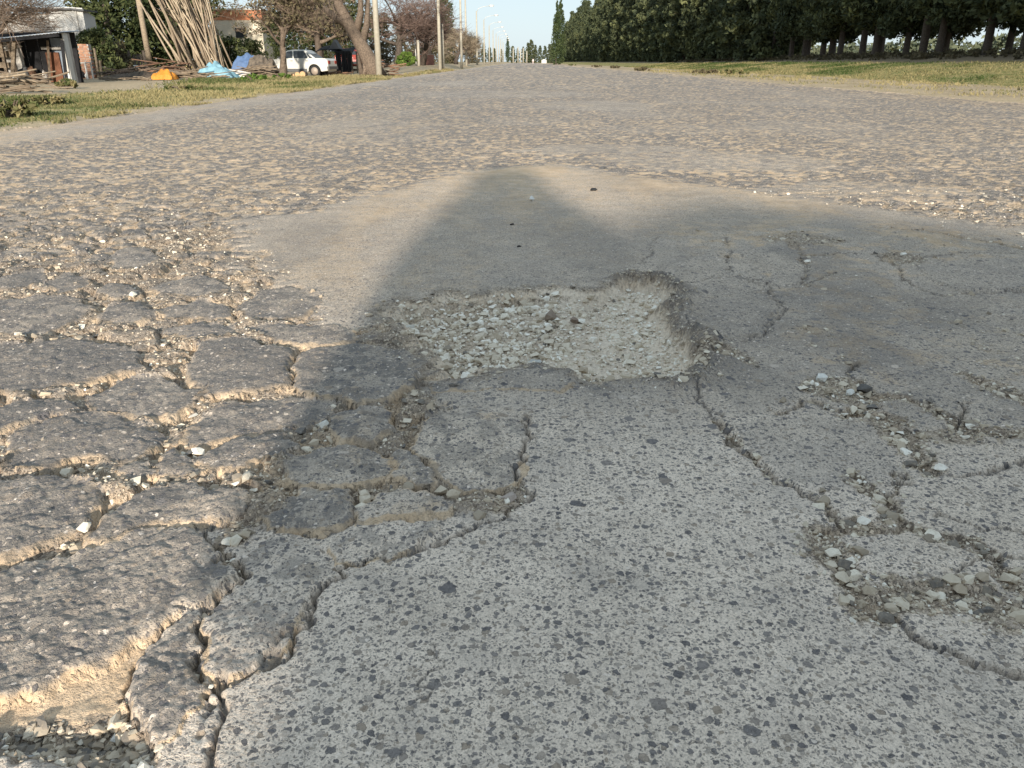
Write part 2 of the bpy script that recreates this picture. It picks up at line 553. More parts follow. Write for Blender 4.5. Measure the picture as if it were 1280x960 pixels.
# traced outlines of the broken pieces, each in place on the ground
CH = {
 'a': [(-40,438),(40,431),(101,425),(151,431),(178,445),(175,462),(148,470),(94,484),(34,492),(-40,494)],
 'b': [(242,431),(300,428),(366,441),(356,488),(302,498),(255,498),(236,468)],
 'c': [(372,448),(400,436),(450,431),(500,440),(530,455),(522,485),(490,500),(440,508),(390,502),(364,488)],
 'd': [(111,495),(151,475),(202,472),(249,488),(245,509),(215,525),(188,526),(111,519)],
 'e': [(8,560),(30,535),(100,519),(150,522),(190,540),(195,560),(165,583),(130,580),(95,574),(60,589),(12,588)],
 'f': [(228,536),(285,505),(369,499),(412,509),(402,529),(336,538),(275,553),(230,560)],
 'g': [(238,579),(280,557),(341,544),(372,562),(350,577),(297,594),(254,594)],
 'h': [(350,594),(363,575),(400,565),(450,565),(486,580),(482,602),(440,612),(380,612),(350,606)],
 'i': [(413,525),(450,509),(484,515),(491,541),(467,561),(418,562)],
 'j': [(515,560),(544,522),(581,508),(630,511),(660,530),(664,549),(645,560),(649,597),(630,611),(570,614),(538,590)],
 'k': [(541,479),(607,466),(664,457),(722,466),(724,483),(705,491),(645,485),(600,489),(551,489)],
 'l': [(134,647),(175,619),(236,612),(297,623),(306,641),(280,658),(245,660),(201,662),(144,686),(107,686)],
 'm': [(-40,612),(66,601),(127,619),(118,641),(101,669),(66,686),(17,704),(-40,706)],
 'n': [(-60,728),(0,722),(52,706),(118,691),(166,673),(210,664),(250,668),(266,690),(276,708),(300,733),(279,757),(258,770),(235,775),(217,782),(153,824),(87,862),(0,890),(-60,900)],
 'o': [(222,783),(256,774),(250,820),(251,848),(265,873),(230,907),(197,932),(178,912),(160,887),(163,850),(178,815),(214,795)],
 'p': [(277,693),(341,671),(400,672),(405,698),(418,718),(411,731),(397,755),(378,787),(323,838),(270,870),(254,848),(253,820),(262,775),(284,757),(304,733)],
 'q': [(447,639),(475,622),(524,617),(560,634),(556,650),(494,648),(449,653)],
 'r': [(402,675),(449,657),(497,651),(552,655),(545,677),(509,692),(445,711),(414,712)],
 's': [(186,364),(215,351),(262,346),(281,354),(277,369),(235,372)],
 't': [(302,384),(322,364),(363,358),(395,371),(398,383),(380,397),(336,400),(310,397)],
 'u': [(-40,383),(50,374),(94,378),(113,388),(86,403),(64,417),(30,420),(-40,418)],
 'v': [(116,400),(134,384),(175,381),(197,391),(183,403),(141,407)],
 'w': [(58,354),(84,344),(111,351),(109,364),(74,373)],
 'x': [(116,368),(141,358),(173,361),(180,369),(144,376)],
 'y': [(132,321),(161,312),(190,312),(200,324),(190,335),(141,336)],
 'z': [(-30,520),(20,508),(90,503),(98,515),(40,530),(0,545),(-30,550)],
 'za': [(198,575),(222,560),(234,578),(246,596),(225,602),(200,598)],
 'zb': [(150,588),(182,583),(195,597),(170,604),(138,601)],
 'zc': [(350,640),(380,618),(435,618),(440,650),(400,662),(340,662),(318,655)],
 'zd': [(205,412),(250,402),(300,408),(290,424),(240,424)],
 'ze': [(310,412),(350,404),(420,410),(455,424),(420,432),(372,432),(330,424)],
 'zf': [(20,345),(50,338),(56,350),(40,362),(-10,366),(-10,350)],
 'zg': [(205,385),(250,378),(292,384),(286,398),(240,398),(206,398)],
 'zh': [(490,575),(508,566),(530,590),(545,612),(515,610),(488,604)],
 # low slabs on the right
 'ra': [(915,532),(990,521),(1080,527),(1112,556),(1134,590),(1098,612),(1030,614),(985,602),(945,572)],
 'rb': [(1093,500),(1160,486),(1200,505),(1190,532),(1142,545),(1098,520)],
 'rc': [(1075,700),(1120,672),(1190,676),(1245,706),(1262,735),(1190,742),(1140,730),(1098,742)],
 'rd': [(850,388),(895,375),(960,370),(972,384),(960,415),(905,432),(860,420)],
 're': [(1142,332),(1215,325),(1300,322),(1300,362),(1200,364),(1160,352)],
 'rf': [(1102,470),(1150,460),(1200,470),(1240,492),(1200,504),(1150,484)],
 'rg': [(1205,508),(1260,500),(1310,510),(1310,560),(1240,556),(1196,534)],
 'rh': [(820,340),(880,318),(950,330),(965,362),(900,372),(848,372)],
 'ri': [(925,318),(975,300),(1000,322),(1008,352),(972,362),(955,338)],
 'rj': [(890,450),(935,455),(990,478),(995,500),(920,520),(880,480)],
}
CRACKS = [  # outline, width m, depth m, gravel
 ([(272,975),(272,900),(264,870),(324,838),(380,785),(400,752),(413,728),(430,714),(500,694),(545,678),(590,660),(640,642),(657,625),(650,602),(642,592)], .0040, .016, .12),
 ([(642,592),(648,562),(663,545),(658,520)], .005, .018, .1),
 ([(266,872),(251,846),(249,820),(258,772),(280,758),(303,733),(272,706),(258,671)], .0042, .018, .3),
 ([(222,782),(195,800),(170,830),(160,880),(197,932)], .004, .014, .1),
 ([(900,529),(914,540),(927,563),(961,587),(984,604),(1015,617),(1038,637),(1058,656)], .006, .018, .3),
 ([(1031,660),(1033,680),(1052,694),(1078,728),(1086,757)], .014, .007, 1.0),
 ([(1086,755),(1112,762),(1152,789),(1179,812),(1220,826),(1300,842)], .0045, .016, .2),
 ([(1086,745),(1130,742),(1170,740),(1230,750),(1300,772)], .018, .005, 1.0),
 ([(1040,660),(1080,650),(1119,654),(1139,651),(1172,661),(1220,678),(1253,698),(1282,735)], .010, .010, .8),
 ([(1065,600),(1099,622),(1120,640)], .012, .012, .7),
 ([(1065,472),(1085,495),(1058,519)], .012, .012, .7),
 ([(1058,515),(1095,522),(1119,530),(1138,552),(1154,586)], .011, .009, .9),
 ([(1132,590),(1118,612),(1100,622)], .005, .012, .3),
 ([(1085,495),(1130,500),(1180,520),(1215,540),(1280,548)], .012, .012, .8),
 ([(1154,586),(1200,590),(1240,585),(1290,575)], .004, .012, .1),
 ([(909,298),(914,341),(961,364),(970,376),(979,386),(971,405),(931,430)], .006, .018, .15),
 ([(984,292),(1004,321),(1008,357),(1038,341)], .008, .012, .3),
 ([(1004,321),(1040,318),(1085,317),(1119,331),(1136,354),(1169,368),(1290,362)], .010, .018, .35),
 ([(1120,330),(1150,322),(1210,316),(1300,318)], .007, .018, .1),
 ([(1100,285),(1146,287),(1246,304),(1300,316)], .014, .018, .5),
 ([(1203,466),(1246,489),(1300,512)], .012, .010, .8),
 ([(1206,503),(1193,531)], .005, .018, .1),
 ([(1065,452),(1062,470)], .006, .018, .2),
 ([(808,330),(818,318),(812,306),(822,296)], .008, .018, .1),
 ([(975,520),(1010,500),(1040,512),(1080,520)], .006, .012, .3),
 ([(900,529),(870,500),(862,480)], .004, .01, .2),
 ([(690,890),(700,870),(712,840),(716,825)], .0, .0, .0),
 ([(514,866),(524,842),(538,815),(541,800)], .001, .003, .0),
 ([(848,360),(900,345),(955,352),(965,366)], .005, .014, .15),
 ([(1178,640),(1225,655),(1290,662)], .0035, .01, .05),
 ([(1190,712),(1240,700),(1290,690)], .003, .008, .05),
]
SMOOTH = [(310,278),(400,262),(480,240),(580,213),(690,205),(830,226),(950,240),(1100,262),(1320,292),(1500,700),(1400,1050),(-62,1050),(-62,728),(0,720),(52,703),(118,688),(166,670),(210,661),(262,666),(300,676),(341,666),(400,668),(449,653),(500,648),(560,652),(620,640),(650,630),(650,600),(640,560),(560,500),(530,470),(500,410),(486,396),(440,412),(400,405),(400,360),(340,345),(312,305)]
POT = [(480,388),(496,372),(528,374),(560,362),(590,369),(620,365),(655,362),(700,357),(745,358),(790,349),(828,352),(848,364),(826,382),(846,398),(838,414),(866,430),(892,452),(846,474),(800,470),(760,479),(735,474),(722,463),(664,455),(607,463),(545,474),(528,452),(505,424)]
PIT = [(-60,918),(40,910),(149,887),(165,902),(192,930),(178,962),(120,957),(60,946),(-60,936)]
BANK = [(-60,892),(0,886),(87,856),(153,820),(219,780),(180,815),(163,850),(158,885),(149,887),(40,910),(-60,918)]
GRAVELS = [  # extra loose-gravel patches: centre, radii in px, density
 (1050,488,45,18,1.0),(1120,545,40,25,.7),(1200,545,50,16,.6),(600,620,55,22,1.0),(405,535,40,25,1.0),(320,600,55,30,.9),
 (500,430,40,30,.6),(900,450,45,18,.7),(620,628,30,14,.6),(1160,752,80,16,.9),(1065,700,22,30,.8),(230,440,40,25,.9),(100,402,40,16,.9),
 (180,500,70,18,.5),(520,530,30,40,.8),(150,600,110,16,.8),(90,690,110,16,.7),(280,690,25,30,1.0),(225,305,50,26,.9),(330,420,60,20,.5),
 (1240,486,40,14,.6),(700,470,120,8,.5),(1000,300,60,10,.4),(1130,322,30,8,.6),(480,620,60,14,.6),(250,630,70,10,.6)]

wx = GX + .006 * vnoise(GX * 62, GY * 62, 5) + .010 * fbm(GX * 22, GY * 22, 2, 3) + .020 * fbm(GX * 6, GY * 6, 2, 9)
wy = GY + .006 * vnoise(GX * 62, GY * 62, 35) + .010 * fbm(GX * 22, GY * 22, 2, 33) + .020 * fbm(GX * 6, GY * 6, 2, 39)
nearm = GY < 9
n_lo = fbm(GX * 1.1, GY * 1.1, 3, 50)
n_m = fbm(GX * 7, GY * 7, 3, 60)
n_h = fbm(GX * 38, GY * 38, 3, 70)
n_vh = vnoise(GX * 130, GY * 130, 80)
n_s = fbm(GX * 15, GY * 15, 3, 81)

inroad = sst(-6.05, -5.7, GX) * (1 - sst(9.3, 9.7, GX))
sd_s = sdf(wx, wy, W(SMOOTH), 2.0)
rough = sst(-.03 - .10 * sst(2.4, 3, GY), .06 + .16 * sst(2.4, 3, GY), sd_s + np.where(sd_s < 5, (.05 * n_h + .11 * n_m) * sst(2.2, 3, GY), 0))
# worn smoother places farther along the carriageway
for (cx, cy, rx, ry, k) in ((900,200,160,13,.75),(1090,236,130,12,.7),(760,186,120,7,.8),(740,131,85,6,.8),(620,117,130,5,.7),(430,156,120,7,.5),(540,104,90,4,.6),(860,160,110,6,.5),(660,150,60,5,.5)):
    g = G(cx, cy); g2 = G(cx + rx, cy); gn = G(cx, cy - ry); gf = G(cx, cy + ry)
    q = ((GX - g.x) / (g2.x - g.x)) ** 2 + ((GY - g.y) / ((gn.y - gf.y) / 2)) ** 2
    rough = rough * (1 - .75 * k * (1 - sst(.6, 1.25, q + .5 * n_m)))
streak = fbm(GX * .8, GY * .05, 3, 610)
patchy = fbm(GX * .55, GY * .3, 3, 91)
rough = rough * (1 - .4 * sst(.12, .42, patchy) * sst(6, 9, GY))
edge_strip = np.maximum(sst(XL + 1.3, XL + .3, GX), 0) if False else (1 - sst(XL + .5, XL + 1.5, GX + .3 * n_lo))
rough = rough * (1 - .8 * edge_strip) * (1 - .85 * sst(1.4, 1.7, np.abs(GS)))

# ravelled lumps
big = sst(-.1, .3, fbm(GX * 1.5, GY * 1.5, 2, 23))
qx = wx + .045 * fbm(GX * 9, GY * 9, 3, 120); qy = wy + .045 * fbm(GX * 9, GY * 9, 3, 130)
f1, f2, cid = voro(qx / .15, qy / .125, 4)
e1 = (f2 - f1)
dome = sst(.04, .34, e1)
f1b, f2b, cidb = voro(qx / .07 + 5, qy / .06, 14)
lhb = hsh(np.floor(cidb / 4096), cidb - np.floor(cidb / 4096) * 4096, 78)
e1b = (f2b - f1b)
rubble = sst(.05, .5, e1b)
f1c, f2c, cidc = voro(qx / .046 + 9, qy / .05, 24)
e1c = f2c - f1c
lhc = hsh(np.floor(cidc / 4096), cidc - np.floor(cidc / 4096) * 4096, 79)
speck = sst(.46, .56, lhc + .10 * n_lo + .12 * n_m) * sst(.03, .16, e1c)
lh = hsh(np.floor(cid / 4096), cid - np.floor(cid / 4096) * 4096, 77)
H = .007 * n_lo
lumpH = (dome * (.012 + .016 * lh) * (.35 + .65 * sst(5.5, 3.0, GY)) + .007 * rubble * (1 - .6 * dome) + .004 * n_m)
H = H + rough * (-.020 + lumpH * sst(120, 10, GY) + .004 * n_h)
H = H + .0012 * n_h + .0007 * n_vh
grav = rough * (1 - dome) * .55 * (1 - sst(3.5, 7, GY))
nt_ = sst(-.45, .5, n_m + .3 * n_lo)
dust = .15 + .12 * n_lo + rough * (.12 + .62 * (1 - dome) + .22 * (lh < .45) * nt_) + .10 * n_m
dust = dust + (.16 * streak + .08) * sst(3, 6, GY)
dark_s = .10 * sst(.05, .5, -streak + .3 * n_lo) * sst(3, 6, GY)
dust = dust + .18 * sst(.2, .6, fbm(GX * 2.2, GY * .9, 3, 191)) * sst(3, 5, GY)
dark = dark_s + rough * dome * (.30 * sst(.3, .8, lh)) * sst(2.0, 3.0, GY) + .08 * n_lo + .30 * rough * dome
dark = dark + rough * speck * (.4 + .6 * sst(2.4, 3.6, GY)) + .20 * sst(5, 14, GY)
H = H + rough * speck * .005 * sst(2.4, 3.6, GY)
dust = dust - .20 * sst(6, 16, GY) - .6 * rough * speck + .12 * rough * sst(2.6, 3.4, GY) * (1 - speck)
dark = dark + rough * sst(3.0, 4.5, GY) * (.35 * sst(.72, .86, lhb) * sst(.15, .4, e1b) - .1)
dust = dust + rough * sst(3, 4.5, GY) * .30 * (lhb < .4)
pale = np.zeros_like(H)
fine = np.zeros_like(H)
fine = np.maximum(fine, (1 - rough) * sst(2.35, 2.75, GY))
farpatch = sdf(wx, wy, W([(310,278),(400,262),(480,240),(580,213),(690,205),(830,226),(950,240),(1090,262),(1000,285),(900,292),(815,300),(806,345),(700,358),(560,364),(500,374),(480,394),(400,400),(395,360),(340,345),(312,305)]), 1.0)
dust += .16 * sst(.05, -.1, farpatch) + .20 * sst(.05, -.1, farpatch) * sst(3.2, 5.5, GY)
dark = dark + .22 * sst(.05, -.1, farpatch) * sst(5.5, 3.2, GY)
dust += (1 - rough) * sst(2.3, 2.8, GY) * (.22 * sst(-.1, .5, fbm(GX * 4, GY * 1.3, 4, 620)) + .10 * n_s)
dark += (1 - rough) * sst(2.3, 2.8, GY) * .22 * sst(.05, .5, fbm(GX * 3 + 7, GY * 1.6, 4, 630))
# right part: slightly different repairs
rightm = sst(.5, .9, GX) * (1 - sst(3.6, 4.2, GY + .2 * n_m)) * sst(1.6, 2.0, GY)
H = H + rightm * (.0025 * sst(.05, .3, e1) - .002 + .003 * n_m)
dust = dust + rightm * (.34 * sst(.0, .5, n_s + .5 * n_lo) + .12 * (1 - sst(.02, .25, e1)) + .10 * n_m)
grav = grav + rightm * .25 * (1 - sst(.02, .2, e1)) * sst(0, .4, n_m)

gap_floor = H - .004
# left field of separate pieces: everything between the traced pieces sinks and fills with gravel
zone = (1 - sst(-.25, .05, wx + .18 * (GY - 1.6) - .05)) * 0
left_zone = rough * (1 - sst(2.9, 3.4, GY))
H = H + left_zone * (.009 + .006 * n_m) * 1.0
grav = np.maximum(grav, left_zone * (.45 + .3 * n_m + .35 * (1 - dome)))
dust = dust + left_zone * .10
pid = np.zeros(H.shape, np.int32)
leftchunk = np.zeros(H.shape, bool)
wear_t = np.zeros(H.shape)
names = list(CH)
for k, nm in enumerate(names):
    poly = W(CH[nm])
    sd = sdf(wx, wy, poly, .25)
    r_ = nm.startswith('r') and nm != 'r'
    sd = sd + np.where(sd < 1, .0035 * n_h + .003 * n_s - (0 if r_ or nm in 'nopr' else .007), 0)
    m = sd < .05
    if not m.any():
        continue
    r_ = nm.startswith('r') and nm != 'r'
    c = poly.mean(0)
    rr = random.Random(k * 31 + 5)
    size = math.sqrt(max(1e-4, abs(np.ptp(poly[:, 0]) * np.ptp(poly[:, 1]))))
    edge = .012 if r_ else (.009 if nm in 'nopr' else .014 if nm in 'jkc' else min(.022, .10 * size))
    t = np.zeros(H.shape); t[m] = np.clip(-sd[m] / edge, 0, 1)
    tt = 1 - (1 - t) ** 2.2
    tilt = rr.uniform(-.03, .05) * (GY - c[1]) + rr.uniform(-.03, .03) * (GX - c[0])
    topz = (rr.uniform(.001, .008) if r_ else rr.uniform(.002, .013)) + (0 if r_ else .4) * tilt + .5 * .007 * n_lo + .0022 * n_h + .0014 * n_vh + (.0015 if r_ else .005) * n_m + (.001 if r_ else .004) * n_s
    if not r_:
        topz = topz + .010 * np.clip(-sd / (size * .5), 0, 1) * m
        topz = topz - .004 * sst(.25, .0, f2b - f1b) * .6
    inside = m & (sd < 0)
    H = np.where(inside, H * (1 - tt) + (topz + (0 if r_ else .0055 * n_h + .003 * n_vh) * (1 - t)) * tt, H)
    if not r_:
        H = np.where(m & (sd >= 0) & (pid == 0) & (rough > .3), H - .006 * (1 - sd / .05) ** 2, H)
    pid[inside] = k + 1
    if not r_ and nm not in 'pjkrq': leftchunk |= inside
    rim = m & (sd > -edge * 1.1) & (sd < 0)
    f_in = sst(0, -.02, sd)
    dust = np.where(inside, dust * (1 - f_in) + f_in * ((.10 if r_ else .08) + .25 * n_m + .16 * n_h + (.0 if r_ else .30) * sst(.15, .5, n_s)), dust)
    if not r_:
        # soil clings to the flank that faces the open carriageway
        front = sst(.0, -.6, (wy - c[1]) / (np.ptp(poly[:, 1]) * .5))
        dust = np.where(rim, np.maximum(dust, (.25 + .85 * front) * sst(edge * 1.2, edge * .5, -sd)), dust)
    dark = np.where(inside, dark * (1 - f_in) + f_in * (rr.uniform(.0, .3) + (.12 if not r_ else 0) + .15 * n_m + (.0 if r_ else .5) * speck + (.0 if r_ or nm in 'pjkrq' else .50) * sst(-.30, -.62, GX) * (1 - .35 * sst(2.2, 3.4, GY)) - (.25 if nm in 'pjkrq' else 0)), dark)  # sunlit left tops painted darker, so the shadow edge hardly shows
    grav = np.where(inside, grav * .008, grav)
    fine = np.where(inside & (sd < -.01), fine * .3, fine)

cjx = .011 * vnoise(GX * 38, GY * 38, 401) + .006 * vnoise(GX * 95, GY * 95, 402)
cjy = .011 * vnoise(GX * 38, GY * 38, 403) + .006 * vnoise(GX * 95, GY * 95, 404)
for pts, w, d, gq in CRACKS:
    if w <= 0:
        continue
    L = W(pts)
    if np.mean([q[1] for q in pts]) < 430: d *= .55; w *= .7
    dd = dline(wx + cjx, wy + cjy, L, .25)
    dd = np.maximum(dd - .0015, 0)
    wv = w * (.8 if gq < .5 else .9) * (1 + .7 * n_m)
    k = np.exp(-(dd / wv) ** 2)
    H = H - d * k
    if gq > .25:
        grav = np.maximum(grav, gq * np.exp(-(dd / (wv * 1.9)) ** 2))
        dust = dust + .30 * np.exp(-(dd / (wv * 1.7)) ** 2)
    dark = np.maximum(dark, .95 * np.exp(-(dd / (wv * .8)) ** 2)) if gq < .5 else np.maximum(dark, .2 * k)

for (cx, cy, rx, ry, k) in GRAVELS:
    g = G(cx, cy); g2 = G(cx + rx, cy); gn = G(cx, cy - ry); gf = G(cx, cy + ry)
    q = ((GX - g.x) / (g2.x - g.x)) ** 2 + ((GY - g.y) / ((gn.y - gf.y) / 2)) ** 2
    kk = k * (1 - sst(.3, 1.3, q + .5 * n_m)) * (pid == 0)
    grav = np.maximum(grav, kk)
    dust = np.maximum(dust, kk * .45)

sdp = sdf(wx, wy, W(POT), .35)
sdp = np.where(sdp < 3, sdp + .055 * fbm(GX * 8 + 3, GY * 8, 3, 500) + .012 * n_h, sdp)
wallr = sst(.25, .42, GX)
tp = sst(.012, -.075 + .035 * wallr, sdp)
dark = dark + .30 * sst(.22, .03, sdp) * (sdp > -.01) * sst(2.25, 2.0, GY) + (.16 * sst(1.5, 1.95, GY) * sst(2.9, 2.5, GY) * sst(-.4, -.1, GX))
pot_in = sdp < .0
H = H * (1 - tp) + tp * (-.050 + .008 * n_m + .004 * n_h + .006 * wallr)
H = H + .026 * np.exp(-((sdp - .04) / .04) ** 2) * wallr * (1 + n_s)
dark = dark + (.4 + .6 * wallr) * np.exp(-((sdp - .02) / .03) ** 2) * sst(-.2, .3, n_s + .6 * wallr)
pale = np.maximum(pale, sst(.012, -.025, sdp) * (.50 + .3 * n_m + .4 * sst(-.15, .2, GX + .1 * n_m)))
dust = np.where(pot_in, np.maximum(dust, .6), dust)
dark = dark + rightm * .42 * sst(.0, .45, fbm(GX * 3.2, GY * 2.4, 3, 431))
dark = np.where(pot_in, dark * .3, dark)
fine = np.where(pot_in, 0.3, fine)
grav = np.where(sdp < -.03, 1.0 - .5 * sst(-.05, .3, GX + .12 * n_m - .25 * (GY - 2.2)), np.where(sdp < .11, np.maximum(grav, .42 * (1 - sst(.0, .10, sdp + .03 * n_m))), grav))
pid[(sdp < .0)] = 0
sdi = sdf(wx, wy, W(PIT), .3)
ti = sst(.015, -.03, sdi)
H = H * (1 - ti) + ti * (-.036 + .006 * n_m)
grav = np.where(sdi < .005, 1.3, grav)
dust = np.where(sdi < .01, .3, dust); dark = np.where(sdi < .01, .6, dark)
sdb = sdf(wx, wy, W(BANK), .3)
H = H - .006 * sst(.0, -.06, sdb)
dust = np.maximum(dust, 1.1 * sst(.012, -.006, sdb) * (.8 + .4 * n_m))
tb = sst(.0, -.05, sdb)
H = H - .012 * sst(.012, -.01, sdb)
pid[sdi < 0] = 0

# road / roadside split
jag = .18 * fbm(GX * 1.5, GY * 1.5, 3, 210) + .25 * fbm(GX * .25, GY * .25, 2, 220)
on_road = (GX > XL + jag) & (GX < XR + jag) & (GY < 520)
side = 1 - inroad
grassL = sst(-6.3, -6.9, GX + jag) if False else sst(6.25, 6.9, -GX + jag) * (1 - sst(10.2, 11.6, -GX + jag * 2 + .35 * np.clip(GY - 24, 0, 12) - .28 * np.clip(22 - GY, 0, 14)))
grassL = grassL * (1 - sst(32, 42, GY))
grassR = sst(15.6, 16.8, GX + 1.5 * jag) * (1 - sst(22.0, 23.5, GX + jag))
farfield = sst(-60, -30, -np.abs(GX)) * 0
grass = np.maximum(grassL, grassR)
soil = np.maximum(sst(21.8, 23.0, GX + jag) * (1 - sst(40, 55, GX)), sst(13, 18, -GX + 2 * jag) * .55 * sst(24, 30, GY))
soil = np.maximum(soil, .6 * np.exp(-((GX - 11.7 - 2.5 * jag) / .45) ** 2) * (.7 + .6 * n_m))
soil = np.maximum(soil, .35 * sst(-.1, .5, n_lo) * (side > .5) * (1 - grass))
grass = np.maximum(grass, sst(40, 60, np.abs(GX)) * .9)
Hs = .03 * fbm(GX * .5, GY * .5, 3, 230) + .012 * fbm(GX * 5, GY * 5, 3, 240) + .015 * grass
Z = np.where(on_road, H, Hs - .004) + terrain(GX, GY)
Z = np.where((np.abs(GX) > 100) | (GY > 400), Z - .3 * sst(400, 900, GY), Z)
dust_e = np.clip(dust + .5 * (sst(XR - 1.6, XR - .1, GX + 2 * jag) + .7 * (1 - sst(XL + .05, XL + .8, GX + jag))) * (GY > 3), 0, 1.2)
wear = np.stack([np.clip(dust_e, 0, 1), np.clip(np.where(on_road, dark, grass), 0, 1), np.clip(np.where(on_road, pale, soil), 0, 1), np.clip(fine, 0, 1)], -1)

GRIT = np.clip(grav, 0, 1) * on_road * np.where(sdp < -.01, .35, 1.0)
CONC = np.clip((1 - .85 * sst(1.25, 2.15, GY + .25 * n_lo + .15 * n_m)) * (1 - .35 * sst(.45, .9, GX)) * np.where(leftchunk, .75 - .5 * sst(-.35, -.65, GX), 1.0) * (.95 + .35 * n_m + .2 * n_s) * (1 - .5 * rough), 0, 1)  # sunlit left pieces also lose paleness, evening out the shadow edge
V = np.stack([GX, GY, Z], -1)
idx = np.arange(NR * NC).reshape(NR, NC)
quads = np.stack([idx[:-1, :-1], idx[:-1, 1:], idx[1:, 1:], idx[1:, :-1]], -1)   # (NR-1, NC-1, 4)
road_v = on_road.reshape(-1)
fr = on_road[:-1, :-1]
# broken pieces further on, from the ravelled field
lump_id = np.where((rough > .55) & (dome > .25) & (pid == 0) & (GY > 2.0) & (GY < 7.5) & (np.abs(GS) < .73) & (sdp > .03), cid.astype(np.int64) + 10_000_000, 0)
ids = np.where(pid > 0, pid.astype(np.int64), lump_id)


def face_ids(a):
    q = a[:-1, :-1]
    return np.where((q == a[:-1, 1:]) & (q == a[1:, 1:]) & (q == a[1:, :-1]), q, 0)


fid = face_ids(ids)
uid, cnt = np.unique(fid[fid > 0], return_counts=True)
lumps = [(c, u) for u, c in zip(uid, cnt) if u >= 1_000_000]
lumps.sort(reverse=True)
keep = [int(u) for u in uid if u < 1_000_000] + [int(u) for c, u in lumps[:235] if c > 10]
keepset = np.isin(fid, np.array(keep))
fid = np.where(keepset, fid, 0)
# the bed under each piece lies lower than the piece
cov = np.zeros((NR, NC), np.int8)
for a in (slice(0, -1), slice(1, None)):
    for b in (slice(0, -1), slice(1, None)):
        cov[a, b] += keepset
bedV = V.copy()
bedV[..., 2] -= np.where(cov == 4, .022, 0)


def submesh(name, Vall, qsel, mat, wear_all, grit=None):
    q = qsel.reshape(-1, 4)
    u, inv = np.unique(q, return_inverse=True)
    me = mesh_np(name, Vall.reshape(-1, 3)[u], inv.reshape(-1, 4), mat, dict({'wear': ('FLOAT_COLOR', wear_all.reshape(-1, 4)[u])}, **({} if grit is None else {'grit': ('FLOAT', grit.ravel()[u]), 'concrete': ('FLOAT', CONC.ravel()[u])})), True)
    return me


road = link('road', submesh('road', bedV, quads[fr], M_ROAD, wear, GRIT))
tag(road, 'broken grey asphalt road running to the horizon', kind='structure')
vl = (~fr) & (GX[:-1, :-1] < 0)
vr = (~fr) & (GX[:-1, :-1] > 0)
verge_l = tag(link('verge', submesh('verge', V, quads[vl], M_VERGE, wear)), 'dry grass and sand beside the huts', kind='structure')
verge_r = tag(link('verge', submesh('verge', V, quads[vr], M_VERGE, wear)), 'sandy edge and green bank below the trees', kind='structure')
order = np.argsort(fid.ravel(), kind='stable')
sf = fid.ravel()[order]
qf = quads.reshape(-1, 4)
for u in keep:
    a, b = np.searchsorted(sf, [u, u + 1])
    if b - a < 4:
        continue
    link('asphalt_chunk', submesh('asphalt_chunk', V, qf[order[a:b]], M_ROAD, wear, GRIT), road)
# the carriageway behind the viewer
bx = np.linspace(XL, XR, 40); by = np.linspace(-45, .47, 120)
BX, BY = np.meshgrid(bx, by)
bi = np.arange(BX.size).reshape(BX.shape)
bq = np.stack([bi[:-1, :-1], bi[:-1, 1:], bi[1:, 1:], bi[1:, :-1]], -1).reshape(-1, 4)
bz = .007 * fbm(BX * 1.1, BY * 1.1, 3, 50) - .006
bw = np.stack([.2 + .1 * fbm(BX, BY, 2, 5), .1 + 0 * BX, 0 * BX, .2 + 0 * BX], -1)
link('road_surface', mesh_np('road_surface', np.stack([BX, BY, bz], -1).reshape(-1, 3), bq, M_ROAD, {'wear': ('FLOAT_COLOR', np.clip(bw, 0, 1))}, True), road)
gm = MB(); gm.add([(-4000, -3000, -.35), (4000, -3000, -.35), (4000, 6000, -.35), (-4000, 6000, -.35)], [(0, 1, 2, 3)])
ground = gm.build('ground', mat_tint('ground_soil', (.20, .19, .08), (.24, .2, .1), .95, .05, (.12, .14, .05), .8))
tag(ground, 'flat dry grassland out to the horizon', kind='structure')

# ------------------------------------------------------------------ loose stones
def hull_rock(seed, n=13):
    r_ = random.Random(seed)
    bm = bmesh.new()
    for i in range(n):
        v = Vector((r_.gauss(0, 1), r_.gauss(0, 1), r_.gauss(0, 1))).normalized() * r_.uniform(.8, 1.0)
        bm.verts.new((v.x, v.y * r_.uniform(.75, 1.0), v.z * .68))
    res = bmesh.ops.convex_hull(bm, input=bm.verts)
    bmesh.ops.delete(bm, geom=[g for g in res['geom_interior'] if isinstance(g, bmesh.types.BMVert)], context='VERTS')
    bmesh.ops.triangulate(bm, faces=bm.faces)
    bm.verts.index_update()
    vs = np.array([v.co[:] for v in bm.verts]); fs = np.array([[v.index for v in f.verts] for f in bm.faces])
    bm.free()
    return vs, fs


ROCKS = [hull_rock(i, 13 + i % 5) for i in range(9)]
SMALL = [hull_rock(40 + i, 9) for i in range(9)]


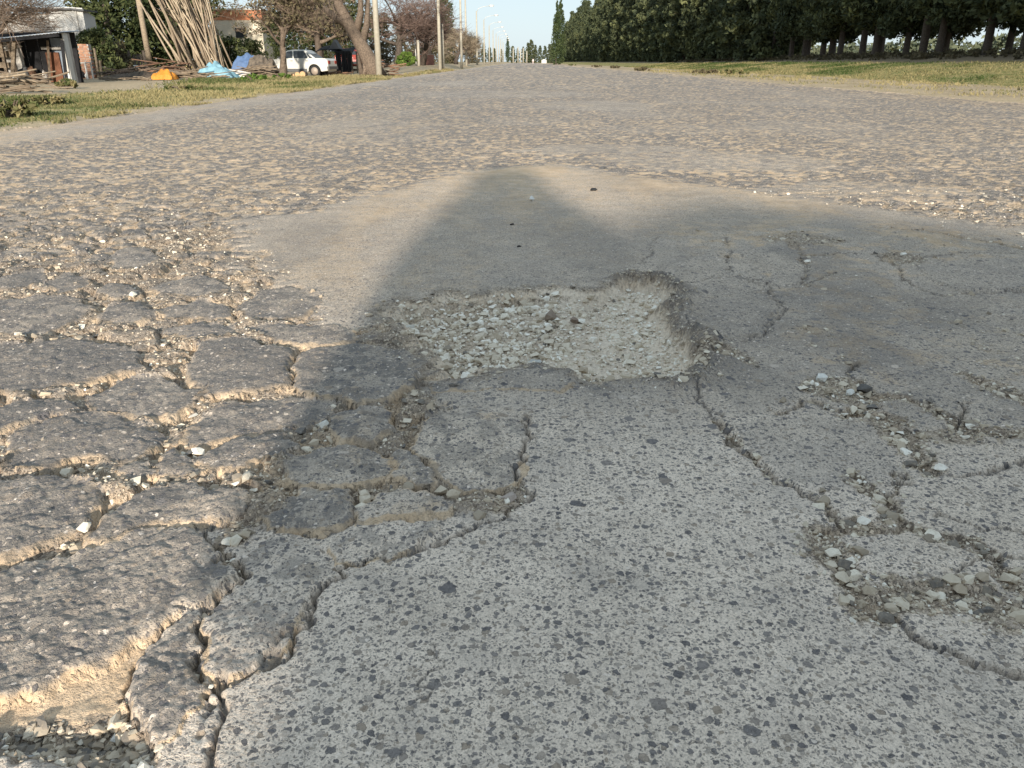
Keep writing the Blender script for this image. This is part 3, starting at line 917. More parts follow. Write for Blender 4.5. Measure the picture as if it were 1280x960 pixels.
def stone_material(name, attr):
    m, nt, p = newmat(name)
    if attr:
        a = nd(nt, 'ShaderNodeAttribute', attribute_name='tint').outputs['Fac']
    else:
        a = nd(nt, 'ShaderNodeObjectInfo').outputs['Random']
    r_ = nd(nt, 'ShaderNodeValToRGB'); cr = r_.color_ramp
    cr.elements[0].position = 0; cr.elements[0].color = (.14, .13, .12, 1)
    cr.elements[1].position = 1; cr.elements[1].color = (.86, .81, .71, 1)
    for q, c in ((.15, (.22, .19, .155)), (.36, (.44, .36, .265)), (.6, (.60, .52, .405)), (.84, (.75, .67, .54))):
        e = cr.elements.new(q); e.color = (*c, 1)
    nt.links.new(a, r_.inputs[0])
    geo = nd(nt, 'ShaderNodeNewGeometry')
    n = noise(nt, geo.outputs['Position'], 160.0, 4.0, .65)
    col = mixc(nt, mth(nt, 'MULTIPLY', maprange(nt, n.outputs['Fac'], .4, .75), .4), r_.outputs[0], (.42, .34, .25))
    nt.links.new(col, p.inputs['Base Color']); p.inputs['Roughness'].default_value = .85
    p.inputs['Specular IOR Level'].default_value = .25
    b_ = nd(nt, 'ShaderNodeBump'); b_.inputs['Strength'].default_value = .5; b_.inputs['Distance'].default_value = .002
    nt.links.new(n.outputs['Fac'], b_.inputs['Height']); nt.links.new(b_.outputs[0], p.inputs['Normal'])
    return m


M_STONE = stone_material('loose_stone', False)
M_GRAVEL = stone_material('gravel', True)
M_FIXED = {}
ROCK_ME = [mesh_np('stone', v, f, M_STONE) for v, f in ROCKS]
dYv = np.gradient(rows)[:, None] * np.ones((1, NC)); dXv = np.gradient(cols)[None, :] * (GY + .25)
wgt = np.clip(grav, 0, 1.5) * dYv * dXv
wgt *= np.clip(1.6 / GY, 0, 1.2) ** 1.3 * (1 + 1.3 * (GX > .3))
wgt[(GY > 5.2) | (np.abs(GS) > .85)] = 0
wgt[~on_road] = 0
pw = (wgt / wgt.sum()).ravel()
inp_f = (sdp < -.015).ravel(); pit_f = (sdi < .0).ravel()
pick = []
for sel, cnt_ in ((inp_f, 3600), (pit_f, 700), (~inp_f & ~pit_f, 27000)):
    q = pw * sel; q = q / q.sum()
    pick.append(rng.choice(NR * NC, cnt_, p=q))
pick = np.concatenate(pick)
NG = len(pick)
gx = GX.ravel()[pick] + rng.uniform(-.004, .004, NG); gy = GY.ravel()[pick] + rng.uniform(-.004, .004, NG)
gz = Z.ravel()[pick] - np.where(cov.ravel()[pick] == 4, 0, 0)
gw = grav.ravel()[pick]
size = .0024 * rng.pareto(2.1, NG) + .0028
size = np.minimum(size, .0165)
inpot = sdp.ravel()[pick] < -.02
inpit = sdi.ravel()[pick] < .0
size = np.where(inpot, np.minimum(size * (1.75 - .7 * sst(.0, .3, gx)) + .0015, .021), np.where(inpit, np.minimum(size * 1.25 + .001, .0135), size))
bright = np.where(GX.ravel()[pick] > .35, .05, -.10 * sst(.006, .011, size)) + np.where(inpot, .36, 0) - np.where(inpit, .06, 0)
tint = np.clip(rng.normal(.46, .27, NG) + bright, 0, 1)
seen = np.abs(gx) < .68 * gy
app = np.where(seen, size / gy, 0)
ordr = np.argsort(-app)
single = set(ordr[:230].tolist())
gv, gf, gt = [], [], []
off = 0
angs = rng.uniform(0, 2 * math.pi, NG)
for i in range(NG):
    vs, fs = SMALL[i % len(SMALL)]
    if i in single:
        continue
    ca, sa = math.cos(angs[i]), math.sin(angs[i])
    s = size[i]
    p = np.stack([(vs[:, 0] * ca - vs[:, 1] * sa) * s + gx[i], (vs[:, 0] * sa + vs[:, 1] * ca) * s + gy[i], vs[:, 2] * s + gz[i] + s * (.30 if inpot[i] else .16)], -1)
    gv.append(p); gf.append(fs + off); gt.append(np.full(len(vs), tint[i])); off += len(vs)
gravel = link('gravel', mesh_np('gravel', np.concatenate(gv), np.concatenate(gf), M_GRAVEL, {'tint': ('FLOAT', np.concatenate(gt))}))
tag(gravel, 'small loose gravel lying in the gaps and holes of the road', 'gravel', kind='stuff')
for i in ordr[:230]:
    o = link('stone', ROCK_ME[i % len(ROCKS)], None, (gx[i], gy[i], gz[i] + size[i] * .2))
    o.scale = (size[i],) * 3
    o.rotation_euler = (rng.uniform(-.3, .3), rng.uniform(-.3, .3), angs[i])
    if inpot[i]:
        tag(o, 'loose stone among the pale rubble in the pothole', 'stone', 'stones in the pothole')
    elif inpit[i]:
        tag(o, 'loose stone in the gravel hole in the bottom corner', 'stone', 'stones in the corner hole')
    elif gx[i] > .3:
        tag(o, 'loose stone in a crack of the asphalt right of the pothole', 'stone', 'stones in the cracks right of the pothole')
    else:
        tag(o, 'loose stone in the gaps between the asphalt lumps left of the pothole', 'stone', 'stones between the asphalt lumps')


def ground_z(x, y):
    """height of the road surface at a point near the viewer"""
    r_ = int(np.clip(np.searchsorted(rows, y), 1, NR - 1)); c_ = int(np.clip(np.searchsorted(cols, x / (y + .25)), 1, NC - 1))
    return float(Z[r_ - 1:r_ + 1, c_ - 1:c_ + 1].max())


def flat_mat(name, col, rough=.8, metal=0.0, ns=60.0, amt=.35, spec=.25):
    m = mat_tint(name, col, tuple(min(1, x * 1.15) for x in col), rough, ns, tuple(x * .55 for x in col), amt, .25, spec)
    m.node_tree.nodes['Principled BSDF'].inputs['Metallic'].default_value = metal
    return m


def own_stone(px, py, w_px, col, label, flat=.7, k=0, name='stone'):
    g = G(px, py); s = w_px * .5 * g.y / FPX * 1.03
    vs, fs = ROCKS[k % len(ROCKS)]
    me = mesh_np('stone', vs * (1, .85, flat / .68), fs, flat_mat('stone_' + str(len(bpy.data.materials)), col, .85, ns=3.0))
    o = link(name, me, None, (g.x, g.y, ground_z(g.x, g.y) + s * flat * .5))
    o.scale = (s,) * 3; o.rotation_euler = (0, 0, k * 1.3)
    return tag(o, label, 'stone')


own_stone(665, 250, 9, (.75, .74, .70), 'single white pebble on the smooth shaded asphalt beyond the pothole', .9, 1)
own_stone(670, 434, 30, (.50, .49, .45), 'flat bluish grey stone lying near the front of the pothole', .35, 2)
own_stone(690, 383, 26, (.27, .21, .16), 'large brown stone at the back of the pothole', .8, 3)
own_stone(718, 386, 16, (.30, .23, .18), 'smaller brown stone just right of the large brown one in the pothole', .8, 4)
own_stone(510, 393, 22, (.62, .58, .50), 'pale flat stone at the back left corner of the pothole', .5, 5)
own_stone(404, 540, 26, (.66, .63, .56), 'pale angular stone between the lumps below the dark patched lump', .55, 6)
own_stone(1026, 477, 22, (.72, .70, .64), 'largest white stone in the gravel right of the pothole', .7, 7)
own_stone(1062, 494, 20, (.70, .68, .62), 'white stone in front of the gravel patch right of the pothole', .6, 8)
own_stone(1080, 489, 26, (.13, .12, .11), 'dark round stone at the right end of the gravel patch', .75, 0)
own_stone(101, 405, 16, (.72, .68, .58), 'white stone in the gap at the left edge of the lumpy asphalt', .7, 2)
own_stone(167, 372, 13, (.72, .68, .58), 'white stone under the tan edge of a far lump', .7, 1)
own_stone(140, 906, 30, (.62, .60, .55), 'largest pale stone in the gravel hole in the bottom corner', .75, 4)
own_stone(32, 935, 28, (.36, .36, .35), 'rounded grey stone at the near side of the corner gravel hole', .75, 5)
own_stone(635, 624, 36, (.42, .35, .30), 'flat pinkish tan lump of mortar at the end of the long crack', .45, 6)
own_stone(432, 800 - 12, 12, (.42, .42, .44), 'tiny grey chip on the slab', .5, 3) if False else None
own_stone(742, 238, 13, (.03, .03, .03), 'black scrap of rubber right of the white pebble', .35, 7, 'rubber_scrap')['category'] = 'rubber scrap'
own_stone(640, 281, 8, (.035, .03, .03), 'tiny dark leaf bit on the shaded asphalt before the white pebble', .35, 8, 'leaf_bit')['category'] = 'leaf bit'
own_stone(649, 308, 8, (.035, .03, .03), 'tiny dark leaf bit nearest the back edge of the pothole', .35, 3, 'leaf_bit')['category'] = 'leaf bit'


# ------------------------------------------------------------------ plants
M_BARK = mat_tint('bark', (.11, .085, .065), (.21, .16, .12), .95, 14.0, (.06, .045, .035), .7, .6)
M_DARKBARK = mat_tint('dark_bark', (.07, .056, .045), (.135, .11, .09), .95, 14.0, (.03, .022, .018), .6, .5)
M_TWIG = mat_tint('twig_bark', (.12, .085, .065), (.23, .175, .13), .95)
M_PURPLE = mat_tint('bare_twig', (.105, .07, .058), (.20, .14, .115), .95)
M_CANE = mat_tint('cane', (.22, .17, .12), (.44, .36, .26), .85, 12.0, (.14, .10, .07), .5)
M_EVER = mat_tint('evergreen_leaf', (.030, .040, .023), (.16, .17, .068), .7, trans=.15, objrand=.45)
M_EVERFAR = mat_tint('evergreen_leaf_pale', (.034, .044, .024), (.17, .18, .078), .7, trans=.15, objrand=.5)
M_CYP = mat_tint('cypress_leaf', (.03, .05, .022), (.07, .09, .035), .75, trans=.1)
M_BUSH = mat_tint('bush_leaf', (.03, .045, .016), (.11, .12, .045), .7, trans=.15)
M_BROWNBUSH = mat_tint('dry_leaf', (.07, .06, .035), (.17, .14, .08), .8, trans=.1)
M_HEDGE = mat_tint('hedge_leaf', (.05, .10, .018), (.15, .22, .045), .7, trans=.15)
M_GRASS = mat_tint('grass_blade', (.055, .085, .022), (.30, .25, .125), .8, trans=.25)
M_FARLEAF = mat_tint('distant_leaf', (.06, .075, .05), (.14, .15, .09), .9)
M_TAN = mat_tint('bare_tan_twig', (.19, .15, .105), (.31, .25, .18), .95)


def leafcloud(centers, radii, per, size, seed, tints=None, flat=.75):
    """many small leaf-clump faces spread through clumps of a crown"""
    g = np.random.default_rng(seed)
    n = len(centers) * per
    ci = np.repeat(np.arange(len(centers)), per)
    d = g.normal(size=(n, 3)); d /= np.linalg.norm(d, axis=1)[:, None]
    r = g.uniform(.35, 1.0, n) ** .6
    P = np.asarray(centers)[ci] + d * r[:, None] * np.asarray(radii)[ci][:, None] * np.array([1, 1, flat])
    a = g.normal(size=(n, 3)) + d * .3; a /= np.linalg.norm(a, axis=1)[:, None]
    b = np.cross(a, g.normal(size=(n, 3))); b /= np.linalg.norm(b, axis=1)[:, None]
    s = g.uniform(size[0], size[1], n)[:, None]
    V = np.stack([P - a * s, P + b * s * .45 + a * s * .1, P + a * s, P - b * s * .45 - a * s * .1], 1).reshape(-1, 3)
    F = np.arange(n * 4).reshape(n, 4)
    ct = g.uniform(0, 1, len(centers)) if tints is None else np.asarray(tints)
    t = np.clip(ct[ci] + g.normal(0, .16, n), 0, 1)
    return V, F, np.repeat(t, 4)


def leafmesh(name, mat, *a, **k):
    V, F, t = leafcloud(*a, **k)
    return mesh_np(name, V, F, mat, {'tint': ('FLOAT', t)})


def evergreen(seed, h=15.0, z0=1.8, rmax=3.4, nclump=170, per=55, size=(.13, .30), mat=None, top=.25):
    """returns trunk mesh and crown mesh of one tall dense evergreen"""
    r_ = random.Random(seed)
    cs, rs, ts = [], [], []
    for i in range(nclump):
        t = r_.random() ** 1.15
        z = z0 + (h - z0) * t
        env = rmax * (min(1.0, .62 + t * 1.6) if t < .3 else 1.0 - (1 - top) * ((t - .3) / .7) ** 1.5)
        rr = env * math.sqrt(r_.uniform(.12, 1.0)) * r_.uniform(.8, 1.08); a = r_.uniform(0, 2 * math.pi)
        cs.append((rr * math.cos(a), rr * math.sin(a), z + r_.uniform(-.3, .3)))
        rs.append(r_.uniform(.5, 1.05)); ts.append(min(1, max(0, r_.gauss(.32, .26))))
    crown = leafmesh('crown', mat or M_EVER, cs, rs, per, size, seed, ts)
    tb = MB()
    lx, ly = r_.uniform(-.5, .5), r_.uniform(-.5, .5)
    q = [(0, 0, -.2), (0, 0, .25), (.1 * lx, .1 * ly, z0 + .5), (.5 * lx, .5 * ly, h * .5), (lx, ly, h * .92)]
    tb.tube(q, [.36, .25, .21, .14, .04], 8, .6)
    for k in range(9):
        z = r_.uniform(z0 * .9, h * .6); a = r_.uniform(0, 6.28); L = r_.uniform(1.2, rmax * .9)
        tb.tube([(0, 0, z), (L * .5 * math.cos(a), L * .5 * math.sin(a), z + .3), (L * math.cos(a), L * math.sin(a), z + .2)], [.08, .05, .015], 5, .4)
    return tb.mesh('trunk', M_DARKBARK, True), crown


def branch(mbs, p, d, L, r, lev, maxlev, r_, spread, nkids, up):
    """grow one limb and its twigs; thick wood goes to mbs[0], twigs to mbs[1]"""
    nseg = 4 if lev < 2 else 3
    pts = [p]; rad = [r]
    q = p.copy(); dd = d.copy()
    for i in range(nseg):
        dd = (dd + Vector((r_.gauss(0, .16), r_.gauss(0, .16), r_.gauss(0, .12) + up * .06))).normalized()
        q = q + dd * (L / nseg)
        pts.append(q.copy()); rad.append(r * (1 - .62 * (i + 1) / nseg))
    m = mbs[0] if lev <= 1 else mbs[1]
    m.tube(pts, rad, 7 if lev == 0 else (5 if lev == 1 else 3), r_.random(), cap=False)
    if lev >= maxlev:
        return
    nk = nkids[lev]
    for k in range(nk):
        f = r_.uniform(.35, 1.0) if lev else r_.uniform(.55, 1.0)
        i = min(nseg - 1, int(f * nseg)); tt = f * nseg - i
        b = pts[i].lerp(pts[i + 1], tt)
        ax = Vector((r_.gauss(0, 1), r_.gauss(0, 1), r_.gauss(0, .5))).normalized()
        nd_ = (dd * (1 - spread) + ax * spread * 1.2 + Vector((0, 0, up * .25))).normalized()
        branch(mbs, b, nd_, L * r_.uniform(.55, .82), max(.008, rad[min(i + 1, nseg)] * r_.uniform(.55, .8)), lev + 1, maxlev, r_, spread, nkids, up)


def bare_tree(label, loc, h, r, seed, mat=None, spread=.55, nk=(6, 5, 5, 4), up=.6, lean=(0, 0), group=None, cat='tree', twig_r=None, name='bare_tree', tl=.36, buds=None, big=1.0):
    r_ = random.Random(seed)
    A, B = MB(), MB()
    branch((A, B), Vector((0, 0, -.1)), Vector((lean[0], lean[1], 1)).normalized(), h * tl, r, 0, len(nk), r_, spread, nk, up)
    t = thing(name, label, cat, loc, 0, group)
    t.scale = (big,) * 3
    A.build('trunk', M_BARK if mat is None else M_DARKBARK, t, True)
    tw = B.build('twigs', mat or M_TWIG, t)
    if buds:
        g = np.random.default_rng(seed)
        vv = np.array(B.v); c = vv[g.integers(0, len(vv), buds[0])]
        link('leaves', leafmesh('leaves', buds[1], c, np.full(len(c), .22), 5, (.05, .11), seed), t)
    return t


def bush(label, loc, rx, ry, h, n, mat, seed, size=(.05, .12), cat='bush', per=40, group=None, name='bush', kind=None):
    r_ = random.Random(seed)
    cs, rs = [], []
    for i in range(n):
        a = r_.uniform(0, 6.28); q = math.sqrt(r_.random()); z = r_.random()
        k = math.sqrt(max(.05, 1 - (z * .95) ** 2.2))
        cs.append((rx * q * k * math.cos(a), ry * q * k * math.sin(a), .08 + (h - .15) * z)); rs.append(h * r_.uniform(.10, .2))
    t = thing(name, label, cat, loc, 0, group)
    link('foliage', leafmesh('foliage', mat, cs, rs, per, size, seed), t)
    s = MB()
    for i in range(7):
        a = r_.uniform(0, 6.28)
        s.tube([(0, 0, -.05), (rx * .3 * math.cos(a), ry * .3 * math.sin(a), h * .45), (rx * .6 * math.cos(a), ry * .6 * math.sin(a), h * .8)], [.04, .025, .01], 4, .4)
    s.build('stem', M_BARK, t)
    return t


def base_at(x, Y):
    p = D(x, 77, Y)
    return Vector((p.x, Y, float(terrain(p.x, Y))))


# the long row of tall evergreens on the bank
near_v = [evergreen(100 + i, 13 + i % 3, 1.9 + .3 * (i % 3), 3.0, 240, 75, (.10, .24), top=.4) for i in range(4)]
far_v = [evergreen(200 + i, 16.5 + i % 3, .3, 3.5, 190, 42, (.18, .40), mat=M_EVERFAR, top=.16) for i in range(4)]
rr = random.Random(5)
spots = []
yy = 9.0
while yy < 84:
    spots.append((26.0 + rr.uniform(-.5, .5), yy + rr.uniform(-.6, .6), 0)); yy += 3.3
yy = 11.0
while yy < 95:
    spots.append((29.6 + rr.uniform(-.6, .6), yy + rr.uniform(-1, 1), 0)); yy += 8.5
yy = 86.0
while yy < 250:
    spots.append((26.0 + rr.uniform(-.9, .6), yy + rr.uniform(-1, 1), 1)); yy += 5.6
yy = 100.0
while yy < 250:
    spots.append((30.5 + rr.uniform(-.8, .8), yy + rr.uniform(-1, 1), 1)); yy += 8
while yy < 500:
    spots.append((26.0 + rr.uniform(-1, 1), yy + rr.uniform(-1, 1), 1)); yy += 7.5
ORD = ('first', 'second', 'third', 'fourth', 'fifth', 'sixth', 'seventh', 'eighth', 'ninth', 'tenth', 'eleventh', 'twelfth', 'thirteenth', 'fourteenth', 'fifteenth', 'sixteenth', 'seventeenth', 'eighteenth', 'nineteenth', 'twentieth')


def rank(x, y, near):
    inv = sorted(q[1] for q in spots if q[2] == 0 and (q[0] < 28) == near and q[0] / q[1] < .675)
    return ORD[inv.index(y)] if y in inv and inv.index(y) < len(ORD) else None


for i, (x, y, k) in enumerate(spots):
    tr, cr = (near_v if k == 0 else far_v)[rr.randrange(4)]
    if k == 0:
        lab = 'tall dark evergreen with a bare trunk in the front line on the bank' if x < 28 else 'dark evergreen standing in the second line behind the bare trunks'
        grp = 'front line of bare trunked evergreens' if x < 28 else 'second line of evergreens'
        o_ = rank(x, y, x < 28)
        if o_:
            lab = f'{o_} bare trunked evergreen of the front line, counted from the right edge' if x < 28 else f'{o_} evergreen of the second line, counted from the right edge'
        else:
            lab = 'evergreen of the front line on the bank outside the right edge' if x < 28 else 'evergreen of the second line on the bank outside the right edge'
    else:
        lab = 'tall evergreen leafy to the ground in the far part of the row on the bank' if x < 28.5 else 'tall evergreen rising behind the far part of the row on the bank'
        grp = 'leafy far part of the evergreen row' if x < 28.5 else 'evergreens behind the far part of the row'
    t = thing('evergreen_tree', lab, 'tree', (x, y, float(terrain(x, y)) - .1), rr.uniform(0, 6.28), grp)
    s = rr.uniform(.88, 1.12); t.scale = (s, s, s * rr.uniform(.85, 1.25))
    link('trunk', tr, t); link('crown', cr, t)

# dry brush and needle litter below the row
g = np.random.default_rng(3)
n = 900
bx_ = g.uniform(23.6, 27.5, n); by_ = 20 + 110 * g.random(n) ** 1.6
cs = np.stack([bx_, by_, terrain(bx_, by_) + .12], -1)
under = link('undergrowth', leafmesh('undergrowth', M_BROWNBUSH, cs, g.uniform(.15, .42, n), 26, (.05, .14), 8))
tag(under, 'dry brown undergrowth along the foot of the evergreens', 'undergrowth', kind='stuff')
n = 500
bx_ = g.uniform(95, 135, n); by_ = g.uniform(40, 420, n)
cs = np.stack([bx_, by_, 1 + g.uniform(0, 4.5, n)], -1)
fw = link('woods', leafmesh('woods', M_FARLEAF, cs, g.uniform(1.5, 3.5, n), 26, (.5, 1.1), 9))
tag(fw, 'far off woods seen between the evergreen trunks', 'woods', kind='stuff')


def cypress(seed, h, r):
    r_ = random.Random(seed); cs, rs = [], []
    for i in range(120):
        t = r_.random(); k = r * (min(1, t * 5 + .4)) * (1 - t ** 2.2) + .08
        a = r_.uniform(0, 6.28); q = math.sqrt(r_.random())
        cs.append((k * q * math.cos(a), k * q * math.sin(a), .3 + h * .97 * t)); rs.append(max(.18, k * .5))
    return leafmesh('crown', M_CYP, cs, rs, 45, (.12, .3), seed, flat=1.9)


trunk_me = MB().tube([(0, 0, -.2), (0, 0, 2)], [.2, .16], 7).mesh('trunk', M_DARKBARK)
for (x, Y, h, r, lab) in ((695, 232, 15.8, 1.25, 'slim cypress with the lower tip of the pair at the end of the evergreen row'), (699.5, 236, 17.6, 1.35, 'slim cypress with the higher tip of the pair at the end of the evergreen row'),
                          (559.5, 150, 15.5, 1.35, 'dark spire shaped conifer rising behind the bare trees on the hut side'), (634.5, 560, 16, 1.6, 'small distant cypress where the road vanishes')):
    p = base_at(x, Y); t = thing('cypress_tree', lab, 'tree', p)
    link('crown', cypress(int(x), h, r), t); link('trunk', trunk_me, t)

# small trees where the road vanishes
for i, (x, Y, s) in enumerate(((641, 560, .62), (647, 575, .5), (654, 585, .55), (660, 560, .72), (664, 565, .86), (669, 555, .6), (675, 545, .55), (681, 500, .55), (687, 480, .6), (690, 420, .5), (627, 590, .45), (618, 470, .42), (612, 420, .42), (605, 360, .42))):
    tr, cr = far_v[i % 4]
    p = base_at(x, Y)
    t = thing('distant_tree', 'small distant tree in the dark clump where the road vanishes' if x > 625 else 'small distant green tree behind the far lamp posts', 'tree', p, i * 1.3, 'distant trees at the end of the road' if x > 625 else 'distant trees behind the lamp posts')
    t.scale = (s, s, s); link('trunk', tr, t); link('crown', cr, t)

# dark evergreens and bushes behind the yard
yard_v = [evergreen(300 + i, 9.5, .4, 2.9, 170, 70, (.09, .20), mat=M_BUSH, top=.6) for i in range(2)]
for i, (x, Y, s, lab) in enumerate(((140, 60, 1.15, 'dense dark green tree right behind the white house gable'), (186, 64, 1.2, 'dense dark green tree behind the leaning wooden pole'), (232, 68, 1.1, 'dark green tree hidden behind the bundle of tall canes'), (425, 72, .9, 'dark green tree behind the split leaning trunk'), (372, 70, .8, 'dark green tree behind the white car'))):
    tr, cr = yard_v[i % 2]; t = thing('dark_tree', lab, 'tree', base_at(x, Y), i * 2.1); t.scale = (s,) * 3
    link('trunk', tr, t); link('crown', cr, t)
brown_v = [evergreen(320 + i, 9.0, .2, 3.2, 150, 60, (.10, .24), mat=M_BROWNBUSH, top=.6) for i in range(2)]
for i, (x, Y, s, lab) in enumerate(((474, 92, .55, 'brownish thicket just right of the concrete pole, behind the bare tree'), (508, 105, .6, 'brownish thicket behind the clipped hedge'), (535, 118, .62, 'brownish thicket behind the reddish wall'), (562, 150, .6, 'brownish thicket under the pale tan bare trees'), (590, 190, .6, 'far brownish thicket behind the first street lamps'))):
    tr, cr = brown_v[i % 2]; t = thing('thicket', lab, 'thicket', base_at(x, Y), i * 1.7); t.scale = (s * 1.25, s, s)
    link('trunk', tr, t); link('crown', cr, t)
bush('dark bush sprawling behind the brick pillar', G(124, 96.3), 1.2, .9, 2.2, 90, M_BUSH, 11, per=70)
bush('brownish thin bush beside the dark bush at the pillar', G(150, 95.5), .8, .6, 1.7, 50, M_BROWNBUSH, 12, per=50)
bush('dark green bush below the orange topped house', base_at(312, 56), 1.6, 1.2, 1.9, 70, M_BUSH, 13, per=60)
bush('low dark shrub behind the blue tarpaulins', base_at(285, 50), 1.4, 1.0, 2.0, 60, M_BUSH, 14, per=50)
bush('clipped bright green hedge beside the far white post', base_at(509, 74), .95, .9, 1.15, 60, M_HEDGE, 15, (.05, .11), cat='hedge', per=60, name='hedge')

bare_tree('bare bushy tree in front of the white car, forked low', G(353, 97.5), 6.4, .20, 21, None, .55, (8, 7, 6, 5), .75, (0, 0), tl=.36, buds=(900, M_BROWNBUSH), big=1.12)
bare_tree('dense purple brown bare tree beside the concrete utility pole', G(497, 88.5), 7.6, .24, 22, M_PURPLE, .60, (8, 7, 6, 6), .45, (.05, 0), tl=.30, big=1.75)
bare_tree('bare brown tree behind the purple brown tree', base_at(527, 80), 7.4, .22, 23, M_PURPLE, .55, (8, 7, 6, 5), .5, tl=.30, big=1.6)
bare_tree('pale tan bare tree below the dark spire shaped conifer', base_at(570, 112), 6.2, .2, 24, M_TAN, .55, (9, 8, 6, 6), .5, tl=.22, big=1.75)
bare_tree('smaller pale tan bare tree right of the tallest lamp post row', base_at(585, 135), 5.6, .2, 25, M_TAN, .55, (9, 8, 6, 5), .5, tl=.22, big=1.6)
bare_tree('bare brown tree behind the hedge', base_at(540, 96), 6.2, .2, 27, M_PURPLE, .55, (8, 7, 6, 5), .5, tl=.25, big=1.7)
bare_tree('bare tree whose branches hang over the roof of the white house', Vector((-20.6, 27.5, 0)), 8.2, .24, 26, None, .68, (9, 7, 6, 6), .12, (.25, .05), tl=.30, big=1.35)
bare_tree('bare twiggy tree between the shed roof and the white house', D(2, 100, 39.5) * 1 - Vector((0, 0, D(2, 100, 39.5).z)), 7.2, .2, 36, None, .62, (9, 8, 6, 6), .25, tl=.34, big=1.25)
bare_tree('bare tree standing behind the white car', base_at(398, 56), 7.0, .22, 28, None, .60, (8, 7, 6, 5), .4, tl=.26, buds=(500, M_BROWNBUSH), big=1.6)
bare_tree('bare tree behind the bundle of tall canes', base_at(262, 68), 9.0, .22, 29, None, .55, (8,7,6,5), .5, tl=.34, big=1.5)

# the split, leaning trunk
t = thing('leaning_trunk', 'thick split leaning tree trunk beside the concrete utility pole', 'tree', G(463, 95))
m = MB()
m.tube([(.35, 0, -.1), (.1, 0, .6), (-.35, 0, 1.5), (-.95, .1, 2.5), (-1.5, .1, 3.6), (-1.8, .2, 5.2)], [.62, .46, .38, .33, .27, .18], 10, .7)
m.build('trunk', M_BARK, t, True)
for q in ([(-.7, .1, 2.1), (-.35, .2, 3.2), (-.3, .3, 4.8)], [(-.95, .1, 2.5), (-1.7, 0, 3.0), (-2.5, -.1, 3.6)], [(-.4, 0, 1.6), (-.05, .2, 2.6), (.1, .3, 4.2)]):
    MB().tube(q, [.24, .19, .12], 8, .6).build('limb', M_BARK, t, True)
sp = random.Random(9)
for k in range(6):
    x = sp.uniform(-.4, .7)
    MB().tube([(x + sp.uniform(-.2, .2), -.3, -.05), (x - .1, -.22, .4), (x - .2, -.1, sp.uniform(.7, 1.15))], [.16, .13, .07], 7, sp.random()).build('buttress', M_BARK, t, True)
link('twigs', (lambda A, B: ([branch((A, B), Vector((-1.2, 0, 3)), Vector((sp.uniform(-1, 1), sp.uniform(-.4, .4), 1)).normalized(), 2.4, .09, 1, 4, sp, .6, (5, 5, 5, 4), .4) for _ in range(6)], B.mesh('twigs', M_TWIG))[1])(MB(), MB()), t)

# the clump of tall canes
t = thing('cane_clump', 'clump of tall pale bare canes leaning together in the yard', 'cane clump', base_at(258, 47))
cr_ = random.Random(31)
for k in range(64):
    x0 = cr_.uniform(-1.35, 1.45); y0 = cr_.uniform(-.5, .6)
    top = -1.2 + .55 * x0 + cr_.gauss(0, .55) * 1.3
    L = cr_.uniform(5.5, 8)
    p0 = Vector((x0, y0, 0)); p3 = Vector((top - .6 + x0 * .3, y0 + cr_.uniform(-.6, .6), L))
    mid = p0.lerp(p3, .45) + Vector((cr_.uniform(-.12, .25), 0, 0))
    r0 = cr_.uniform(.028, .075)
    MB().tube([p0, p0.lerp(mid, .5) + Vector((cr_.uniform(-.05, .05), 0, 0)), mid, mid.lerp(p3, .5) + Vector((cr_.uniform(-.1, .1), 0, 0)), p3], [r0, r0 * .95, r0 * .8, r0 * .6, r0 * .3], 5, cr_.random()).build('cane', M_CANE, t, True)
for k in range(8):
    m_ = MB(); p0 = Vector((cr_.uniform(-1.2, .2), cr_.uniform(-.3, .3), cr_.uniform(1.5, 3)))
    m_.tube([p0, p0 + Vector((-.7, 0, .8)), p0 + Vector((-1.5, 0, 1.5 + cr_.uniform(-.4, .6)))], [.04, .03, .012], 4, cr_.random()).build('side_shoot', M_CANE, t, True)

# ------------------------------------------------------------------ grass
def grass_mesh(name, label, n, region, hgt, seed, dense, bias=.0):
    g = np.random.default_rng(seed)
    x = np.zeros(0); y = np.zeros(0)
    while len(x) < n:
        xx, yy = region(g, n)
        k = dense(xx, yy)
        ok = g.random(len(xx)) < k
        x = np.concatenate([x, xx[ok]]); y = np.concatenate([y, yy[ok]])
    x = x[:n]; y = y[:n]
    z = terrain(x, y) + .03 * fbm(x * .5, y * .5, 3, 230)
    a = g.uniform(0, 6.28, n); patch = sst(-.25, .35, fbm(x * .45, y * .3, 3, 300))
    h = hgt * g.uniform(.4, 1.25, n) * (.6 + .6 * sst(-.3, .5, fbm(x * .8, y * .8, 2, 310))) * (.55 + .45 * np.clip(y / 20, .6, 3))
    w = .004 * (1 + y / 7)
    lx = g.normal(0, .5, n) * h; ly = g.normal(0, .5, n) * h
    V = np.stack([np.stack([x - w * np.cos(a), y - w * np.sin(a), z], -1), np.stack([x + w * np.cos(a), y + w * np.sin(a), z], -1),
                  np.stack([x + lx * .4 + w * .6 * np.cos(a), y + ly * .4 + w * .6 * np.sin(a), z + h * .6], -1), np.stack([x + lx, y + ly, z + h], -1)], 1).reshape(-1, 3)
    i = np.arange(n) * 4
    F = np.concatenate([np.stack([i, i + 1, i + 2], -1), np.stack([i, i + 2, i + 3], -1)])
    tint = np.clip(1 - bias - patch * .8 + g.normal(0, .18, n), 0, 1)
    o = link(name, mesh_np(name, V, F, M_GRASS, {'tint': ('FLOAT', np.repeat(tint, 4))}))
    return tag(o, label, 'grass', kind='stuff')


def regL(g, n):
    y = 7.5 + 36 * g.random(n) ** 1.7
    return -6.1 - 8.0 * g.random(n) ** 1.1, y


